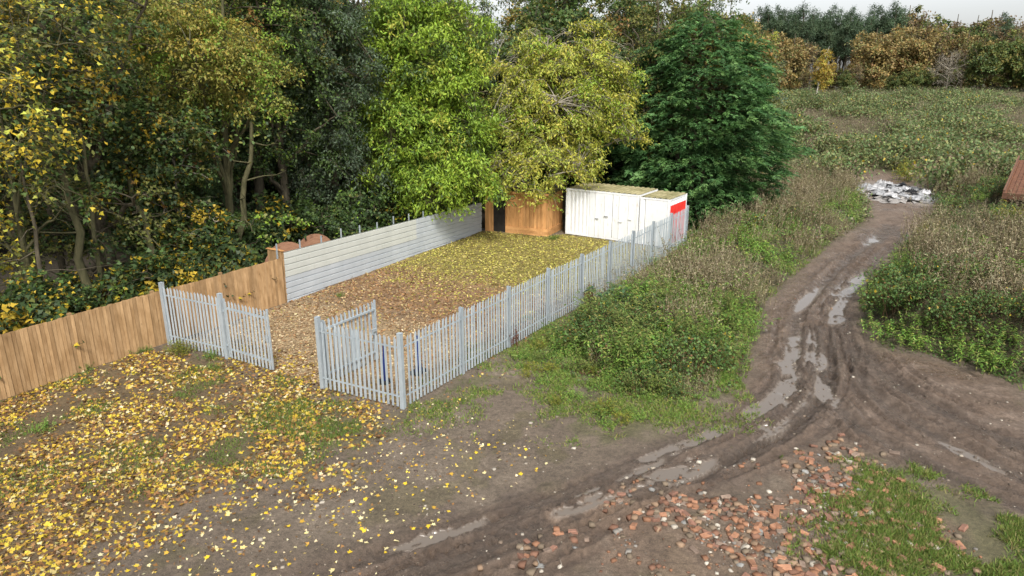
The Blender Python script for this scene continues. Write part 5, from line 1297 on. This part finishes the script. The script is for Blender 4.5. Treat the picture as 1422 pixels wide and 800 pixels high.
o = link('rubble_crumbs', g.mesh('rubble_crumbs'), M['stalk']); o['kind'] = 'stuff'; tag(o, 'small broken brick and stone crumbs strewn between the bricks', 'rubble')

g = Geo(); sb = base[4:] + base[:1]
DZ = GP([(60, 830), (300, 690), (480, 640), (600, 590), (740, 560), (860, 640), (1000, 600), (1060, 450), (1190, 400), (1200, 500), (1440, 570), (1440, 720), (1150, 620), (1000, 690), (840, 680), (660, 830)])
x, y = pts_in(DZ, 9000, rg, 131, .30, 4, 0, .8); z = hgt(x, y)
pal2 = np.array([(.30, .26, .21), (.20, .165, .13), (.40, .36, .30), (.13, .10, .08), (.16, .125, .095), (.10, .08, .065)])
for i in range(len(x)):
    V, F = sb[brg.randrange(len(sb))]; a = brg.uniform(0, 6.28); ca, sa = math.cos(a), math.sin(a); s = brg.uniform(.25, 1.0) * brg.choice((.5, .7, 1))
    W = np.stack([V[:, 0] * ca - V[:, 1] * sa, V[:, 0] * sa + V[:, 1] * ca, V[:, 2]], -1) * s + (x[i], y[i], z[i] + .004)
    g.add(W, F, np.tile(pal2[brg.randrange(6)] * brg.uniform(.75, 1.2), (len(V), 1)))
o = link('gravel', g.mesh('gravel'), M['stalk']); o['kind'] = 'stuff'; tag(o, 'small stones and mud clods strewn over the bare dirt and track', 'gravel')

# ------------------------------------------------------------------ burnt rubbish at the end of the track
AH = G(1242, 268)
def crumple(seed, rx, ry, rz_, n=9):
    rg_ = np.random.default_rng(seed); u = np.linspace(-1, 1, n); X, Y = np.meshgrid(u, u)
    k = np.clip(1.05 - np.maximum(np.abs(X), np.abs(Y)) ** 3, 0, 1)
    Z = rz_ * k * (.35 + rg_.random((n, n)) * .9) - .02
    X = X * rx + rg_.normal(size=X.shape) * rx * .07; Y = Y * ry + rg_.normal(size=X.shape) * ry * .07
    i = np.arange(n * n).reshape(n, n); Fq = np.stack([i[:-1, :-1], i[:-1, 1:], i[1:, 1:], i[1:, :-1]], -1).reshape(-1, 4)
    return mesh_np('scrap', np.stack([X, Y, Z], -1).reshape(-1, 3), [Fq])
me = crumple(3, 2.9, 4.2, .22, 30); o = link('ash_mound', me, M['ash']); o.location = (AH[0], AH[1], hz(*AH)); tag(o, 'pale ash and burnt debris mound at the end of the muddy track', 'ash heap')
kinds = [('rubbish_sack', 'shiny black rubbish sack lying on the ash heap', 'sack', 'black_sack', .26), ('plastic_scrap', 'crumpled white plastic scrap lying on the ash heap', 'scrap', 'white_scrap', .28), ('metal_scrap', 'bent grey metal scrap lying on the ash heap', 'scrap', 'grey_scrap', .22)]
km = [[crumple(20 + 5 * i + j, .30, .24, k[4] * .8) for j in range(3)] for i, k in enumerate(kinds)]
for i, k in enumerate(kinds):
    for m_ in km[i]: m_.materials.append(M[k[3]])
for i in range(110):
    a = brg.uniform(0, 6.28); r_ = brg.random() ** .6; x = AH[0] + math.cos(a) * r_ * 2.6; y = AH[1] + math.sin(a) * r_ * 3.8
    k = brg.choice((0, 0, 1, 1, 2, 2, 2)); o = link(kinds[k][0], brg.choice(km[k])); o.location = (x, y, hz(x, y) + .12 * (1 - r_) + .10); s = brg.uniform(.6, 1.5); o.scale = (s, s, s * brg.uniform(.6, 1.3)); o.rotation_euler = (brg.gauss(0, .2), brg.gauss(0, .2), brg.uniform(0, 6.28))
    tag(o, kinds[k][1], kinds[k][2], 'rubbish on the ash heap, ' + kinds[k][0].replace('_', ' '))

# ------------------------------------------------------------------ rusty boarded platform on the right
PF = G(1391, 287, 1.6)
ang = math.atan2(961, 1465 - 711)
t = thing('rusty_platform', 'rusty boarded flatbed platform on posts above the far bank', 'platform', (PF[0], PF[1], hz(*PF)), ang)
# local x away from camera, local -y to the right
tilt = R(-7)
Lp, Wp, z0 = 9.0, 3.2, 1.35
deck = MB().box(0, Lp, -Wp, 0, -.08, 0).obj('frame', M['rusty'], t); deck.location = (0, 0, z0); deck.rotation_euler = (0, tilt, 0)
for i in range(14):
    MB().box(.06, Lp - .06, -Wp + .12 + i * .215, -Wp + .12 + i * .215 + .195, .002, .04).obj('plank', M['rusty'], deck)
for y in (-Wp - .08, .0):
    MB().box(-.06, Lp + .06, y, y + .08, -.16, .30).obj('side_rail', M['rail_rust'], deck)
MB().box(-.14, -.062, -Wp - .08, .08, -.16, .16).obj('end_rail', M['rail_rust'], deck)
for x in (.1, 4.2, 8.4):
    for y in (-Wp + .1, -.25):
        MB().box(x, x + .18, y, y + .18, -.6, z0 - .17 + x * math.tan(-tilt)).obj('leg', M['rusty'], t)
